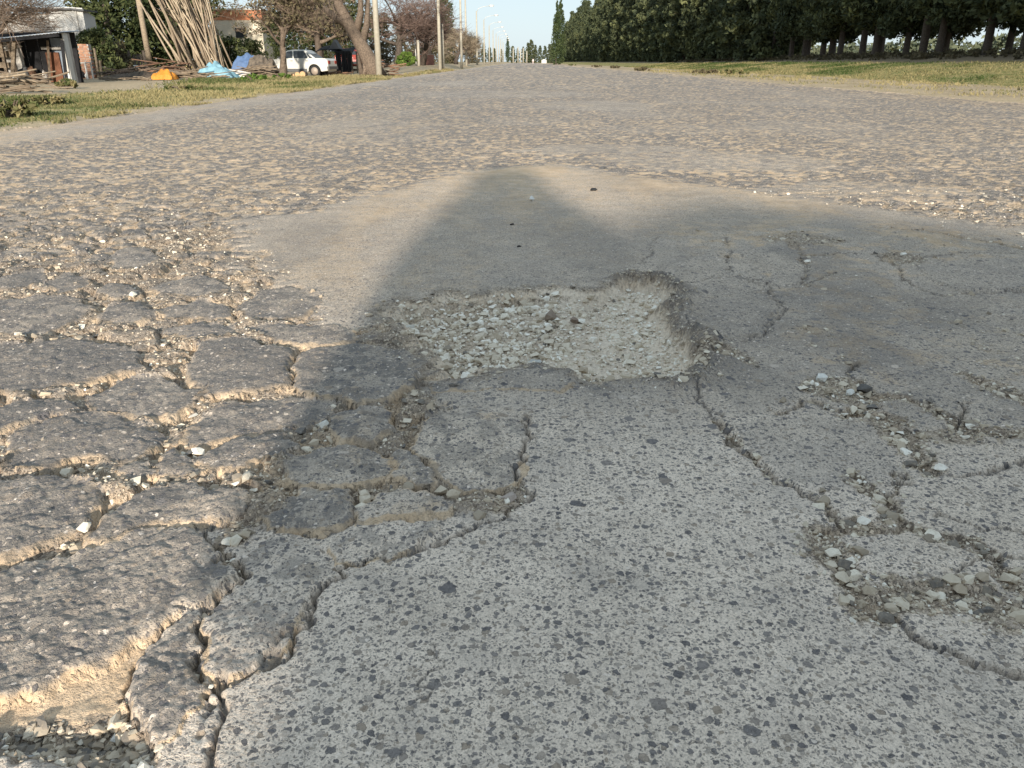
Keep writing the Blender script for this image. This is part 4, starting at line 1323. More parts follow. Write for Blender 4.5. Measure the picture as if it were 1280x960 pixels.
def denL(x, y):
    j = .35 * fbm(x * 1.2, y * 1.2, 3, 320)
    out = 10.3 + .35 * np.clip(y - 24, 0, 12) - .28 * np.clip(22 - y, 0, 14) * -1
    return sst(6.15, 6.9, -x + j) * (1 - sst(out - .8, out + .6, -x + 2 * j)) * (.35 + .65 * sst(-.3, .2, fbm(x * .9, y * .9, 3, 330)))


grass_mesh('grass', 'short dry and green grass on the verge beside the yard', 46000, regL, .085, 41, denL, -.02)


def regR(g, n):
    return g.uniform(15, 23, n), 18 + 110 * g.random(n) ** 1.8


def denR(x, y):
    j = .6 * fbm(x * .8, y * .8, 3, 340)
    return sst(15.4, 17.0, x + j) * (1 - sst(21.8, 23, x + j))


def regE(g, n):
    y = 7 + 70 * g.random(n) ** 1.8
    s = g.random(n) < .5
    return np.where(s, -6.0 - .9 * g.random(n) ** 1.5, 9.75 + 7.0 * g.random(n) ** .6), y


def denE(x, y):
    return np.where(x < 0, .7, .55) * sst(-.1, .35, fbm(x * 1.6, y * .9, 3, 350))


grass_mesh('grass', 'dry straw tufts along both edges of the road', 16000, regE, .075, 43, denE, -.35)
grass_mesh('grass', 'green grass on the bank below the evergreens', 46000, regR, .06, 42, denR, .26)
for i, (x, y, rx, h, lab) in enumerate(((14, 147, .5, .30, 'green weed tuft on the verge in the corner nearest the viewer'), (60, 131, .45, .2, 'low weed patch behind the corner weed tuft'), (84, 111, .35, .3, 'tall thin weed before the brick pillar'), (318, 102, .6, .3, 'green weeds before the grey debris heap'), (352, 100, .45, .3, 'weed tuft at the foot of the forked bare tree'), (230, 113, .6, .15, 'flat weed patch before the orange sheet'))):
    bush(lab, G(x, y), rx, rx * .7, h, 22, M_HEDGE if i in (3, 4) else M_GRASS, 60 + i, (.03, .09), 'weed', 40, name='weed')
for i, (x, y, rx) in enumerate(((803, 89, .9), (745, 84, .9), (768, 85.5, .8), (882, 92, .9), (715, 82, .9), (915, 93, 1.1))):
    p = G(x, y); p.z = float(terrain(p.x, p.y))
    bush(f'{("fifth", "second", "third", "sixth", "first", "seventh")[i]} dark grass clump by the bank\'s sandy edge, counted from afar', p, rx, rx * 1.2, .32, 22, M_GRASS if i > 3 else M_BROWNBUSH, 80 + i, (.06, .16), 'weed', 30, 'clumps along the sandy edge', name='grass_clump')

# ------------------------------------------------------------------ poles and lamps
M_CONC = mat_tint('pale_concrete', (.36, .33, .27), (.44, .41, .34), .85, 6.0, (.30, .27, .21), .6, .3)
M_LAMP = flat_mat('galvanised', (.50, .49, .46), .5, .2)
M_GLASS = flat_mat('lamp_glass', (.75, .75, .72), .25, 0, 5, .05)


def pole(label, x, Y, h, r0, r1, mat=M_CONC, lean=0.0, name='utility_pole', cat='pole', group=None, bars=True):
    p = base_at(x, Y)
    t = thing(name, label, cat, p, 0, group)
    MB().tube([(0, 0, -.2), (lean * .5, 0, h * .5), (lean, 0, h)], [r0, (r0 + r1) / 2, r1], 12, .5).build('shaft', mat, t, True)
    if bars:
        MB().box((lean, 0, h - .5), (1.6, .1, .12)).build('crossarm', M_LAMP, t)
        for s in (-.7, -.25, .25, .7):
            MB().tube([(lean + s, 0, h - .44), (lean + s, 0, h - .34), (lean + s, 0, h - .28)], [.03, .05, .02], 6).build('insulator', M_GLASS, t)
    return t


pole('thick pale concrete utility pole beside the leaning trunk', 473, 46, 8.8, .17, .11)
pole('tall pale utility pole between the hedge and the spire shaped conifer', 550, 73, 8.8, .16, .10)
pole('tall pale utility pole just before the street lamps', 577, 95, 8.8, .15, .10)
pole('leaning grey wooden pole rising from the yard behind the white box', 187, 50, 6.5, .17, .13, M_CANE, -.12, bars=False)
pole('short white concrete post right of the tall pole by the hedge', 553.8, 75, 3.7, .13, .11, name='concrete_post', cat='post', bars=False)
pole('white square post left of the reddish fence', 523.5, 74, 2.05, .12, .11, name='concrete_post', cat='post', bars=False)
pole('thin grey post beside the white square post', 520, 78, 2.6, .06, .05, M_LAMP, name='thin_post', cat='post', bars=False)


def lamp():
    t = thing('street_lamp', 'tallest nearest street lamp with its arm over the road', 'street lamp', (0, 0, 0), 0, 'street lamps along the road')
    MB().tube([(0, 0, -.2), (0, 0, 4.2), (0, 0, 8.3)], [.16, .14, .09], 10).build('shaft', M_CONC, t, True)
    a = [(0, 0, 8.1), (.35, 0, 8.7), (1.1, 0, 8.95), (2.2, 0, 9.1)]
    MB().tube(a, [.05, .045, .04, .04], 6).build('arm', M_LAMP, t, True)
    h_ = MB().tube([(2.05, 0, 9.08), (2.3, 0, 9.14), (2.75, 0, 9.14), (2.95, 0, 9.1)], [.05, .14, .13, .04], 8).build('lamp_head', M_LAMP, t, True)
    MB().tube([(2.28, 0, 9.04), (2.5, 0, 9.0), (2.75, 0, 9.04)], [.05, .09, .05], 8).build('lens', M_GLASS, h_, True)
    return t


L0 = lamp()
ordn = ('nearest', 'second', 'third', 'fourth', 'fifth', 'sixth', 'seventh', 'eighth', 'ninth', 'tenth')
for k in range(10):
    Y = 116 + 29 * k; x = -7.3
    loc = (x, Y, float(terrain(x, Y)))
    lab = f'{ordn[k]} street lamp counted from the pale utility poles along the hut side'
    if k == 0:
        L0.location = loc; L0['label'] = lab
    else:
        dup(L0, loc, 0, lab)
for i, (x, Y, h) in enumerate(((641.5, 545, 9), (647.5, 548, 9.5), (650.7, 552, 8), (654, 556, 9), (658.5, 540, 7))):
    pole('small distant pale post where the road vanishes', x, Y, h, .35, .3, name='distant_post', cat='post', group='distant posts at the end of the road', bars=False)

# ------------------------------------------------------------------ cars
M_TYRE = flat_mat('tyre_rubber', (.025, .025, .025), .9)
M_RIM = flat_mat('wheel_rim', (.34, .28, .23), .6, .3)
M_CARGLASS = flat_mat('car_glass', (.035, .04, .045), .12, 0, 3, .05, .6)
M_TRIM = flat_mat('grey_plastic', (.10, .10, .10), .7)
M_TAIL = flat_mat('tail_lamp', (.30, .03, .02), .3)
M_HEAD = flat_mat('head_lamp', (.7, .7, .68), .15)


def car(name, label, paint, loc, rz, rear=-.75, tailz=.95):
    t = thing(name, label, 'car', loc, rz)

    def arc(cx, r):
        return [(cx + r * math.cos(a), .30 + r * math.sin(a)) for a in np.linspace(math.pi, 0, 9)]
    low = [(-2.04, .33)] + [(-1.66, .27)] + arc(-1.25, .37) + [(-.80, .24), (.80, .24)] + arc(1.25, .37) + [(1.66, .28), (2.0, .33), (2.06, .55), (2.02, .74), (1.9, .80), (1.4, .87), (.95, .92), (0, .94), (-1.2, .95), (-1.4, .97), (-1.95, tailz), (-2.07, .84), (-2.09, .55)]
    hw = lambda z: .70 + .11 * math.sin(min(1, max(0, (z - .15) / .8)) * math.pi * .62)
    bm = bmesh.new()
    A = [bm.verts.new((x, hw(z), z)) for x, z in low]; B = [bm.verts.new((x, -hw(z), z)) for x, z in low]
    bm.faces.new(A[::-1]); bm.faces.new(B)
    for i in range(len(low)):
        j = (i + 1) % len(low); bm.faces.new((A[i], A[j], B[j], B[i]))
    bmesh.ops.recalc_face_normals(bm, faces=bm.faces)
    bmesh.ops.triangulate(bm, faces=[f for f in bm.faces if len(f.verts) > 4], ngon_method='EAR_CLIP')
    me = bpy.data.meshes.new('body'); bm.to_mesh(me); bm.free(); me.materials.append(paint)
    bo = link('body', me, t)
    bv = bo.modifiers.new('edge', 'BEVEL'); bv.width = .035; bv.segments = 2; bv.limit_method = 'ANGLE'; bv.angle_limit = R(50)
    # cabin
    rb = rear - .62 if rear > -1 else rear - .28
    prof = [(.98, .90), (.34, 1.36), (.0, 1.41), (rear + .2, 1.41), (rear, 1.37), (rb, .94)]
    cw = lambda z: .755 - .17 * (z - .9) / .5
    bm = bmesh.new()
    A = [bm.verts.new((x, cw(z), z)) for x, z in prof]; B = [bm.verts.new((x, -cw(z), z)) for x, z in prof]
    bm.faces.new(A[::-1]); bm.faces.new(B)
    for i in range(len(prof)):
        j = (i + 1) % len(prof); bm.faces.new((A[i], A[j], B[j], B[i]))
    bmesh.ops.recalc_face_normals(bm, faces=bm.faces)
    me = bpy.data.meshes.new('cabin'); bm.to_mesh(me); bm.free(); me.materials.append(paint)
    co = link('cabin', me, t)
    bv = co.modifiers.new('edge', 'BEVEL'); bv.width = .04; bv.segments = 2

    def pane(pts, nm='window'):
        o = MB(); c = sum((Vector(q) for q in pts), Vector()) / len(pts)
        n = (Vector(pts[1]) - Vector(pts[0])).cross(Vector(pts[2]) - Vector(pts[0])).normalized()
        if n.dot(c - Vector((c.x * .5, 0, .9))) < 0: n = -n
        k = len(pts)
        o.add([Vector(q) + n * .012 for q in pts] + [Vector(q) - n * .02 for q in pts], [tuple(range(k)), tuple(range(2 * k - 1, k - 1, -1))] + [(i, i + k, (i + 1) % k + k, (i + 1) % k) for i in range(k)])
        return o.build(nm, M_CARGLASS, t)
    for s in (1, -1):
        q = lambda x, z: (x, s * cw(z), z)
        pane([q(.80, .965), q(.34, 1.30), q(.05, 1.335), q(.0, .965)])
        pane([q(-.08, .965), q(-.04, 1.335), q(min(rear + .12, -.5), 1.335), q(min(rear + .05, -.62), 1.30), q(min(rear - .15, -.78), .965)])
        if rear > -1:
            pane([q(-.98, .965), q(-.85, 1.2), q(-1.2, .965)])
        else:
            pane([q(rear + .80, .965), q(rear + .80, 1.325), q(rear + .1, 1.31), q(rear - .1, .965)])
        for cx in (-1.25, 1.25):
            w = MB().tube([(cx, s * .56, .30), (cx, s * .60, .30), (cx, s * .74, .30), (cx, s * .77, .30)], [.27, .305, .305, .27], 20).build('wheel', M_TYRE, t, True)
            MB().tube([(cx, s * .74, .30), (cx, s * .78, .30), (cx, s * .772, .30), (cx, s * .785, .30)], [.205, .20, .07, .05], 18).build('rim', M_RIM, w, True)
        for x in (.05, -.85):
            MB().box((x, s * .815, .83), (.14, .025, .03)).build('handle', M_TRIM, t)
        MB().box((0, s * .80, .34), (1.62, .04, .16)).build('sill_shade_strip', M_TRIM, t)  # dark strip stands in for the shade below the doors
        MB().box((.72, s * .86, .99), (.10, .16, .11)).build('mirror', M_TRIM, t)
        MB().box((-2.075, s * .58, .76), (.05, .30, .17)).build('tail_lamp', M_TAIL, t)
        MB().box((2.03, s * .56, .66), (.06, .28, .15)).build('headlight', M_HEAD, t)
    pane([(.93, -.66, .95), (.93, .66, .95), (.40, .54, 1.325), (.40, -.54, 1.325)], 'windshield')
    pane([(rb + .05, .62, .985), (rb + .05, -.62, .985), (rear - .03, -.54, 1.32), (rear - .03, .54, 1.32)], 'rear_window')
    MB().box((-2.08, 0, .46), (.12, 1.6, .16)).build('bumper', M_TRIM, t)
    MB().box((2.07, 0, .44), (.12, 1.58, .16)).build('bumper', M_TRIM, t)
    MB().box((2.045, 0, .66), (.03, .8, .12)).build('grille', M_TRIM, t)
    return t


M_WHITEPAINT = flat_mat('white_car_paint', (.56, .55, .51), .35, 0, 4, .15, .5)
p = base_at(372, 46)
car('parked_car', 'old white sedan parked behind the forked bare tree', M_WHITEPAINT, p, R(180 - 6)).scale = (.93, .93, .95)
car('parked_car', 'red car half hidden behind the leaning trunk', flat_mat('red_car_paint', (.42, .07, .05), .35, 0, 4, .15, .5), base_at(440, 60), R(92))
car('parked_car', 'tall white van standing behind the person with the phone', flat_mat('van_paint', (.62, .62, .60), .3, 0, 4, .1, .5), (2.31, -4.22, 0), R(-37), -1.75, .97).scale = (1.25, 1.2, 1.38)  # unseen, inferred from its shadow; sized to cast it, whitened to bounce light

# ------------------------------------------------------------------ shed, houses, yard
M_BLACK = flat_mat('dull_black', (.018, .018, .02), .9, 0, 5, .4)  # near-black, for the shed inside, sacks and black sheeting
M_WOOD = mat_tint('weathered_wood', (.16, .12, .085), (.30, .24, .17), .9, 9.0, (.08, .06, .045), .6, .3)
M_REDWOOD = mat_tint('brown_timber', (.13, .075, .05), (.24, .14, .09), .9, 9.0, (.06, .035, .025), .6, .3)
M_WHITEWALL = mat_tint('whitewash', (.50, .50, .48), (.56, .55, .53), .9, 1.3, (.50, .47, .42), .5)
M_GREYWALL = mat_tint('old_render', (.36, .34, .31), (.42, .40, .37), .9, 1.5, (.22, .20, .18), .7)
M_ROOFTIN = mat_tint('tin_sheet', (.42, .47, .53), (.55, .60, .66), .5, 3.0, (.30, .25, .21), .4)
M_BRICK = mat_tint('brick', (.30, .13, .075), (.44, .24, .15), .9, 12.0, (.22, .16, .12), .6, .4)
M_WHITEPL = flat_mat('white_plastic', (.74, .73, .69), .5, 0, 6, .2)
M_TABLE = flat_mat('pale_painted_wood', (.60, .57, .52), .7, 0, 9, .3)
M_BLUEGREY = flat_mat('grey_blue_door', (.22, .26, .31), .7, 0, 4, .4)
M_RUST = flat_mat('rusty_sheet', (.16, .07, .04), .85, 0, 5, .5)

sh = thing('open_shed', 'open lean-to shed with a pale tin roof and black inside', 'shed', base_at(30, 31.5))
o0 = Vector(sh.location)
loc_ = lambda x, y, Y: D(x, y, Y) - o0
XA, XB = loc_(-70, 60, 31.5).x, loc_(79, 60, 31.5).x
zt = loc_(79, 43, 31.5).z
zl = loc_(0, 48.5, 31.5).z
nst = 26
for k in range(9):
    xa = XA + (XB + .15 - XA) * k / 9; xb = XA + (XB + .15 - XA) * (k + 1) / 9
    m = MB()
    ns = 8
    rowsv = []
    for (yy, dz) in ((-.35, .0), (1.15, .10)):
        for i in range(ns + 1):
            x = xa + (xb - xa) * i / ns
            z = zl - .25 + (zt - zl + .25) * (x - XA) / (XB - XA) + dz + .018 * (i % 2)
            rowsv.append((x, yy, z + .05))
    rowsv += [(x, y, z - .02) for x, y, z in rowsv]
    n1 = ns + 1; f = []
    for i in range(ns):
        f += [(i, i + 1, n1 + i + 1, n1 + i), (2 * n1 + i, 3 * n1 + i, 3 * n1 + i + 1, 2 * n1 + i + 1), (i, 2 * n1 + i, 2 * n1 + i + 1, i + 1)]
    m.add(rowsv, f, .3 + .1 * (k % 4))
    m.build('roof_sheet', M_ROOFTIN, sh)
MB().beam((XA, -.3, zl - .27), (XB + .1, -.3, zt - .03), .06, .10).build('roof_beam', M_BLACK, sh)
W_ = XB - XA
for k in range(9):
    MB().box((XA + W_ * (k + .5) / 9, 1.02, .85), (W_ / 9 - .03, .05, 1.75 + .05 * (k % 3))).build('wall_board', M_BLACK, sh)
for k in range(3):
    MB().box((XB + .05, .10 + k * .15, .85), (.05, .14, 1.75)).build('wall_board', M_WHITEWALL if k < 2 else M_GREYWALL, sh)
for (x0, x1, w) in ((2, 14, .10), (11, 27, .07), (79, 86, .11), (48, 53, .08), (20, 18, .12)):
    a = loc_(x0, 50, 31.5); b = loc_(x1, 103, 31.5); b.z = -.05
    MB().beam((a.x, -.1 if x0 != 48 else .6, a.z), (b.x, -.15 if x0 != 48 else .5, b.z), w, w, random.random()).build('post', M_WOOD if x0 != 79 else M_BLACK, sh)
a = loc_(66, 98, 31.5).x
MB().box((a, .93, .80), (.62, .05, 1.55)).build('door_panel', M_BLUEGREY, sh)
MB().box((a + .18, .88, .85), (.09, .04, 1.4)).build('door_stile', M_TABLE, sh)
MB().box((loc_(56, 98, 31.5).x, .85, .55), (.5, .05, 1.05)).build('rusty_panel', M_RUST, sh)
MB().box((loc_(58, 98, 31.5).x, .75, 1.22), (.75, .06, .09)).build('shelf', M_GREYWALL, sh)
for k in range(3):
    MB().box((loc_(4, 98, 31.5).x - .1, .2, .25 + k * .38), (.9, .04, .16 + .03 * k), None, .5).build('side_board', M_TABLE if k == 0 else M_WOOD, sh)
MB().box((loc_(3, 60, 31.5).x, .5, .85), (.8, .04, 1.5)).build('side_sheet', M_GREYWALL, sh)
# things inside the shed
jr = random.Random(4)
for i, (x, z, w, h, mt, lab) in enumerate(((26, 1.22, .3, .2, M_WHITEPL, 'white bundle hung under the shed roof'), (37, 1.28, .26, .12, M_TABLE, 'pale rolled sheet hung under the shed roof'), (31, .95, .5, .3, M_GREYWALL, 'grey sack on the heap inside the shed'), (40, .4, .55, .45, M_TRIM, 'dark engine part on the shed floor'), (47, .3, .3, .6, M_REDWOOD, 'brown drum standing inside the shed'), (61, .25, .14, .5, M_TABLE, 'narrow pale board leaning by the shed door'), (34, .22, .6, .4, M_BLACK, 'black sack slumped on the shed floor'))):
    q = loc_(x, 90, 31.5 + .9) + o0
    m = MB()
    b = hull_rock(500 + i, 18)
    m.add([(v[0] * w * .6, v[1] * .25, v[2] * h * .75) for v in b[0]], [tuple(f) for f in b[1]])
    o = m.build('shed_clutter', mt, None, False, (q.x, 31.9 + .1 * (i % 3), z))
    tag(o, lab, 'clutter')
q = G(21, 100); q.y = 31.2
m = MB(); m.tube([(0, 0, 0), (0, 0, .03), (0, 0, .27), (0, 0, .29), (0, 0, .33)], [.12, .14, .14, .08, .05], 10)
o = m.build('jerrycan', M_WHITEPL, None, True, (D(21, 98, 31.2).x, 31.2, .05)); tag(o, 'small white plastic can by the leaning shed posts', 'can')

# white house behind
ho = thing('house', 'low white house with a dark eave behind the shed', 'house', base_at(60, 46))
o1 = Vector(ho.location); hl = lambda x, y, Y=46: D(x, y, Y) - o1
xw0, xw1, xw2 = hl(-60, 20).x, hl(78, 20).x, hl(105, 20).x
zt0 = hl(60, 14).z
MB().box(((xw0 + xw1) / 2, .55, zt0 / 2 - .1), (xw1 - xw0, 1.1, zt0)).build('wall', M_GREYWALL, ho)
m = MB(); zg1 = hl(95, 9).z; zg2 = hl(107, 10).z
m.add([(xw1 - .7, -.06, 0), (xw2, -.06, 0), (xw2, -.06, zg2), (xw1 + .6, -.06, zg1), (xw1 - .7, -.06, zg1), (xw1 - .7, 1.15, 0), (xw2, 1.15, 0), (xw2, 1.15, zg2 - .4), (xw1 + .6, 1.15, zg1 - .4), (xw1 - .7, 1.15, zg1 - .4)],
      [(0, 1, 2, 3, 4), (9, 8, 7, 6, 5), (0, 5, 6, 1), (1, 6, 7, 2), (2, 7, 8, 3), (3, 8, 9, 4), (4, 9, 5, 0)])
m.build('gable_wall', M_WHITEWALL, ho)
MB().beam((xw0, .5, zg1 - .1), (xw1 + .62, .5, zg1 - .1), 1.5, .09).build('roof', M_TRIM, ho)
MB().beam((xw1 + .64, .5, zg1 - .1), (xw2 + .15, .5, zg2 - .12), 1.5, .09).build('roof', M_TRIM, ho)
MB().beam((xw0, -.2, hl(20, 41).z), (hl(90, 41).x, -.2, hl(90, 40).z), .5, .05).build('ledge', M_TRIM, ho)
MB().box((hl(98, 25).x, -.1, zg2 / 2 + .2), (.04, .04, zg2 - .4)).build('drain_pipe', M_GREYWALL, ho)

hb = thing('house', 'cream house with an orange brick top band seen between the trees', 'house', base_at(296, 76))
o2 = Vector(hb.location); h2 = lambda x, y: D(x, y, 76) - o2
za, zb_, x0, x1 = h2(295, 25).z, h2(295, 12.5).z, h2(262, 20).x, h2(326, 20).x
MB().box(((x0 + x1) / 2, 3, za / 2), (x1 - x0, 6, za)).build('wall', flat_mat('cream_wall', (.62, .55, .43), .9, 0, 1.5, .3), hb)
MB().box(((x0 + x1) / 2, 3, (za + zb_) / 2), (x1 - x0 + .15, 6.1, zb_ - za)).build('brick_band', flat_mat('orange_brick', (.50, .20, .10), .9, 0, 3, .3), hb)
MB().box(((x0 + x1) / 2, 3, zb_ + .06), (x1 - x0 + .3, 6.3, .12)).build('coping', M_TABLE, hb)
MB().box((h2(300, 34).x, -.02, za * .72), (.9, .06, .8)).build('window', M_CARGLASS, hb)
hc = thing('house', 'tiny white low house among the far trees at the end of the evergreen row', 'house', base_at(680, 430))
hc.scale = (.5, .5, .36)
MB().box((0, 0, 2), (5, 5, 4.0)).build('wall', M_WHITEWALL, hc)
MB().add([(-3, -3, 3.95), (3, -3, 3.95), (3, 3, 3.95), (-3, 3, 3.95), (0, -3, 5.0), (0, 3, 5.0)], [(0, 1, 4), (1, 2, 5, 4), (2, 3, 5), (3, 0, 4, 5), (0, 3, 2, 1)]).build('roof', M_WHITEPL, hc)

# brick pillar
bp = thing('brick_pillar', 'crumbling reddish brick pillar standing by the bush', 'pillar', G(113, 98))
br = random.Random(8)
zt = 1.52
for k in range(17):
    m = MB(); z = .045 + k * .09
    w = .58 - .008 * k
    for i in range(2):
        xx = (-w / 4 + i * w / 2) * (1 if k % 2 else 1)
        m.box((xx + br.uniform(-.012, .012) + (.05 if k % 2 else -.05) * .6, br.uniform(-.012, .012), z), (w / 2 - .018, .30, .076), None, br.random(), .006)
    m.build('brick_course', M_BRICK, bp)
MB().box((0, 0, zt / 2), (.5, .26, zt - .02)).build('mortar', M_GREYWALL, bp)
for x, l in ((.42, 1.35), (.58, .8)):
    MB().tube([(x, 0, -.05), (x + .03, 0, l)], [.06, .05], 7).build('stake', M_WOOD, bp)

tb = thing('table', 'pale bare wooden table before the brick pillar', 'table', G(101, 99))
MB().box((0, 0, .70), (1.0, .6, .045)).build('tabletop', M_TABLE, tb)
for sx in (-.46, .46):
    for sy in (-.25, .25):
        MB().box((sx, sy, .34), (.055, .055, .68)).build('leg', M_TABLE, tb)
q = Vector(tb.location)
for i, (dx, w, h, mt, lab) in enumerate(((-.15, .22, .3, M_WHITEPL, 'white rag bundle under the pale table'), (.12, .16, .42, M_BLACK, 'black bag under the pale table'), (.27, .14, .4, M_WHITEPL, 'white bottle shaped can under the pale table'), (-.3, .2, .25, M_REDWOOD, 'reddish box under the pale table'))):
    b = hull_rock(600 + i, 18)
    o = MB().add([(v[0] * w * .6, v[1] * .15, v[2] * h * .7 + h * .45) for v in b[0]], [tuple(f) for f in b[1]]).build('clutter', mt, None, False, (q.x + dx, q.y + .05, 0))
    tag(o, lab, 'clutter')

# heaps of junk between the pillar and the car
def box_thing(name, label, cat, p, d, mat, rz=0.0):
    m = MB().box((0, 0, d[2] / 2), d)
    o = m.build(name, mat, None, False, p); o.rotation_euler = (0, 0, rz)
    bv = o.modifiers.new('edge', 'BEVEL'); bv.width = .02; bv.segments = 2
    return tag(o, label, cat)


bx1 = box_thing('plastic_crate', 'white plastic box standing among the scrap wood', 'box', G(167, 93.5), (.66, .5, .55), M_WHITEPL, .1)


def stick_pile(name, label, cat, p, n, L, spread, hh, mat, seed, r=(.02, .045), part='stick'):
    r_ = random.Random(seed)
    t = thing(name, label, cat, p)
    for k in range(n):
        c = Vector((r_.uniform(-spread[0], spread[0]), r_.uniform(-spread[1], spread[1]), r_.uniform(.03, hh)))
        a = r_.uniform(-.6, .6) + (math.pi if r_.random() < .5 else 0)
        d = Vector((math.cos(a), math.sin(a) * .6, r_.uniform(-.22, .28))) * r_.uniform(.4, 1) * L / 2
        q0, q1 = c - d, c + d
        q0.z = max(.02, q0.z); q1.z = max(.02, q1.z)
        rad = r_.uniform(*r)
        if part == 'plank':
            MB().beam(q0, q1, rad * 5, rad * 1.2, r_.random()).build(part, mat, t)
        else:
            MB().tube([q0, (q0 + q1) / 2 + Vector((0, 0, r_.uniform(-.03, .06))), q1], [rad, rad * .9, rad * .6], 5, r_.random()).build(part, mat, t)
    return t


stick_pile('brushwood_pile', 'heap of cut branches on the verge in the corner by the shed', 'brushwood', G(12, 117), 26, 2.0, (.75, .4), .5, M_WOOD, 51, (.015, .035))
stick_pile('scrap_wood_pile', 'dark scrap wood heap left of the white box', 'scrap wood', G(148, 98), 22, 1.3, (.8, .3), .4, M_DARKBARK, 52)
stick_pile('branch_pile', 'pile of pale branches right of the orange sheet', 'branches', G(243, 99.5), 26, 2.4, (1.1, .4), .35, M_WOOD, 53)
stick_pile('plank_stack', 'stack of brown timber behind the orange sheet', 'timber', base_at(205, 46), 16, 2.0, (.8, .4), .85, M_REDWOOD, 54, (.03, .05), 'plank')
stick_pile('debris_heap', 'broken boards and branches behind the pale blue sheet', 'debris', G(322, 97), 34, 1.6, (1.0, .5), .55, M_WOOD, 55, (.02, .05), 'plank')
stick_pile('plank_heap', 'leaning brown boards around the foot of the concrete pole', 'boards', G(482, 94.5), 14, 1.5, (.8, .35), .9, M_REDWOOD, 56, (.03, .06), 'plank')
stick_pile('scrap_heap', 'dark scrap lying right of the white car', 'scrap', G(420, 95), 18, .9, (.7, .2), .22, M_REDWOOD, 57)
tag(MB().beam(Vector((0, 0, .05)), Vector((1.5, .1, .12)), .2, .04).build('plank', M_WHITEPL, None, False, G(172, 93.2)), 'long white plank on the ground right of the white box', 'plank')


def heap(name, label, cat, p, rx, ry, h, mat, seed, nx=26, ny=16, lump=.3, tail=.0):
    """draped sheet or heap: an uneven mound with real folds, closed underneath"""
    xs = np.linspace(-1, 1, nx); ys = np.linspace(-1, 1, ny)
    X, Y_ = np.meshgrid(xs, ys)
    d = np.clip(1 - np.maximum(np.abs(X) ** 2.2, np.abs(Y_) ** 2.2), 0, 1)
    z = h * d ** .6 * (1 + lump * fbm(X * 2 + seed, Y_ * 2, 3, seed)) + .04 * fbm(X * 6, Y_ * 5, 2, seed + 3) - tail * np.clip(X, 0, 1) * h * d
    xx = X * rx * (1 + .18 * fbm(X * 1.5, Y_ * 1.5, 2, seed + 9)); yy = Y_ * ry
    V_ = np.stack([xx, yy, np.maximum(z, 0) + .02], -1).reshape(-1, 3)
    i = np.arange(nx * ny).reshape(ny, nx)
    F = np.stack([i[:-1, :-1], i[:-1, 1:], i[1:, 1:], i[1:, :-1]], -1).reshape(-1, 4)
    o = link(name, mesh_np(name, V_, F, mat, None, False), None, p)
    s = o.modifiers.new('thick', 'SOLIDIFY'); s.thickness = .012
    return tag(o, label, cat)


heap('orange_sheet', 'bright orange plastic sheet draped over scrap wood', 'tarpaulin', G(207, 100), .46, .45, .36, flat_mat('orange_plastic', (.62, .25, .035), .55, 0, 5, .5), 61, lump=.5)
heap('pale_blue_sheet', 'pale blue plastic sheet draped over a heap before the canes', 'tarpaulin', G(272, 99), .82, .6, .62, flat_mat('pale_blue_plastic', (.20, .36, .43), .5, 0, 5, .5), 62, 34, 20, .55, .35)
heap('blue_sheet', 'darker blue sheet lying over the top of the debris behind the pale blue one', 'tarpaulin', base_at(311, 47), .9, .6, 1.05, flat_mat('blue_plastic', (.09, .15, .28), .55, 0, 5, .5), 63, lump=.3)
heap('scrap_mound', 'grey brown mound of scrap in front of the white car', 'scrap', G(330, 96), .8, .5, .85, mat_tint('scrap', (.16, .13, .10), (.2, .17, .13), .9, 6.0, (.05, .045, .04), .9, .6), 64, 40, 26, .9)
heap('earth_mound', 'low mound of dark soil and rubbish by the pillar', 'soil heap', G(170, 99.5), 1.5, .6, .22, mat_tint('dark_soil', (.13, .10, .075), (.16, .12, .09), .95, 6.0, (.05, .04, .03), .9, .6), 65, 40, 20, .9)
for i, (x, y, r_) in enumerate(((231, 90, .16), (238, 90, .17), (246, 90, .15), (234, 84, .16), (242, 83.5, .15))):
    p = G(238, 92); q = D(x, y, p.y)
    b = hull_rock(700 + i, 22)
    o = MB().add([(v[0] * r_ * 1.3, v[1] * r_ * 1.6, v[2] * r_ * 1.2) for v in b[0]], [tuple(f) for f in b[1]]).build('sack', flat_mat('yellow_sack', (.50, .40, .16), .8, 0, 8, .4), None, True, (q.x, p.y, max(.14, q.z)))
    tag(o, 'dull yellow sack on the small stack before the canes', 'sack', 'stack of yellow sacks')
M_CUT = flat_mat('cut_wood', (.50, .32, .17), .85, 0, 20, .3)
for i, (x, r_, lab) in enumerate(((366, .10, 'smallest cut log under the white car, nearest the tree'), (372, .14, 'middle cut log under the white car'), (378.5, .155, 'largest cut log under the white car, by the wheel'))):
    p = G(x, 97); p.y -= .0
    t = thing('cut_log', lab, 'log', (p.x, p.y, r_), 0, 'cut logs by the white car')
    MB().tube([(0, 0, 0), (0, .5, 0)], [r_, r_ * .95], 12).build('bark', M_BARK, t, True)
    MB().tube([(0, -.012, 0), (0, .004, 0)], [r_ * .9, r_ * .9], 12).build('cut_face', M_CUT, t)

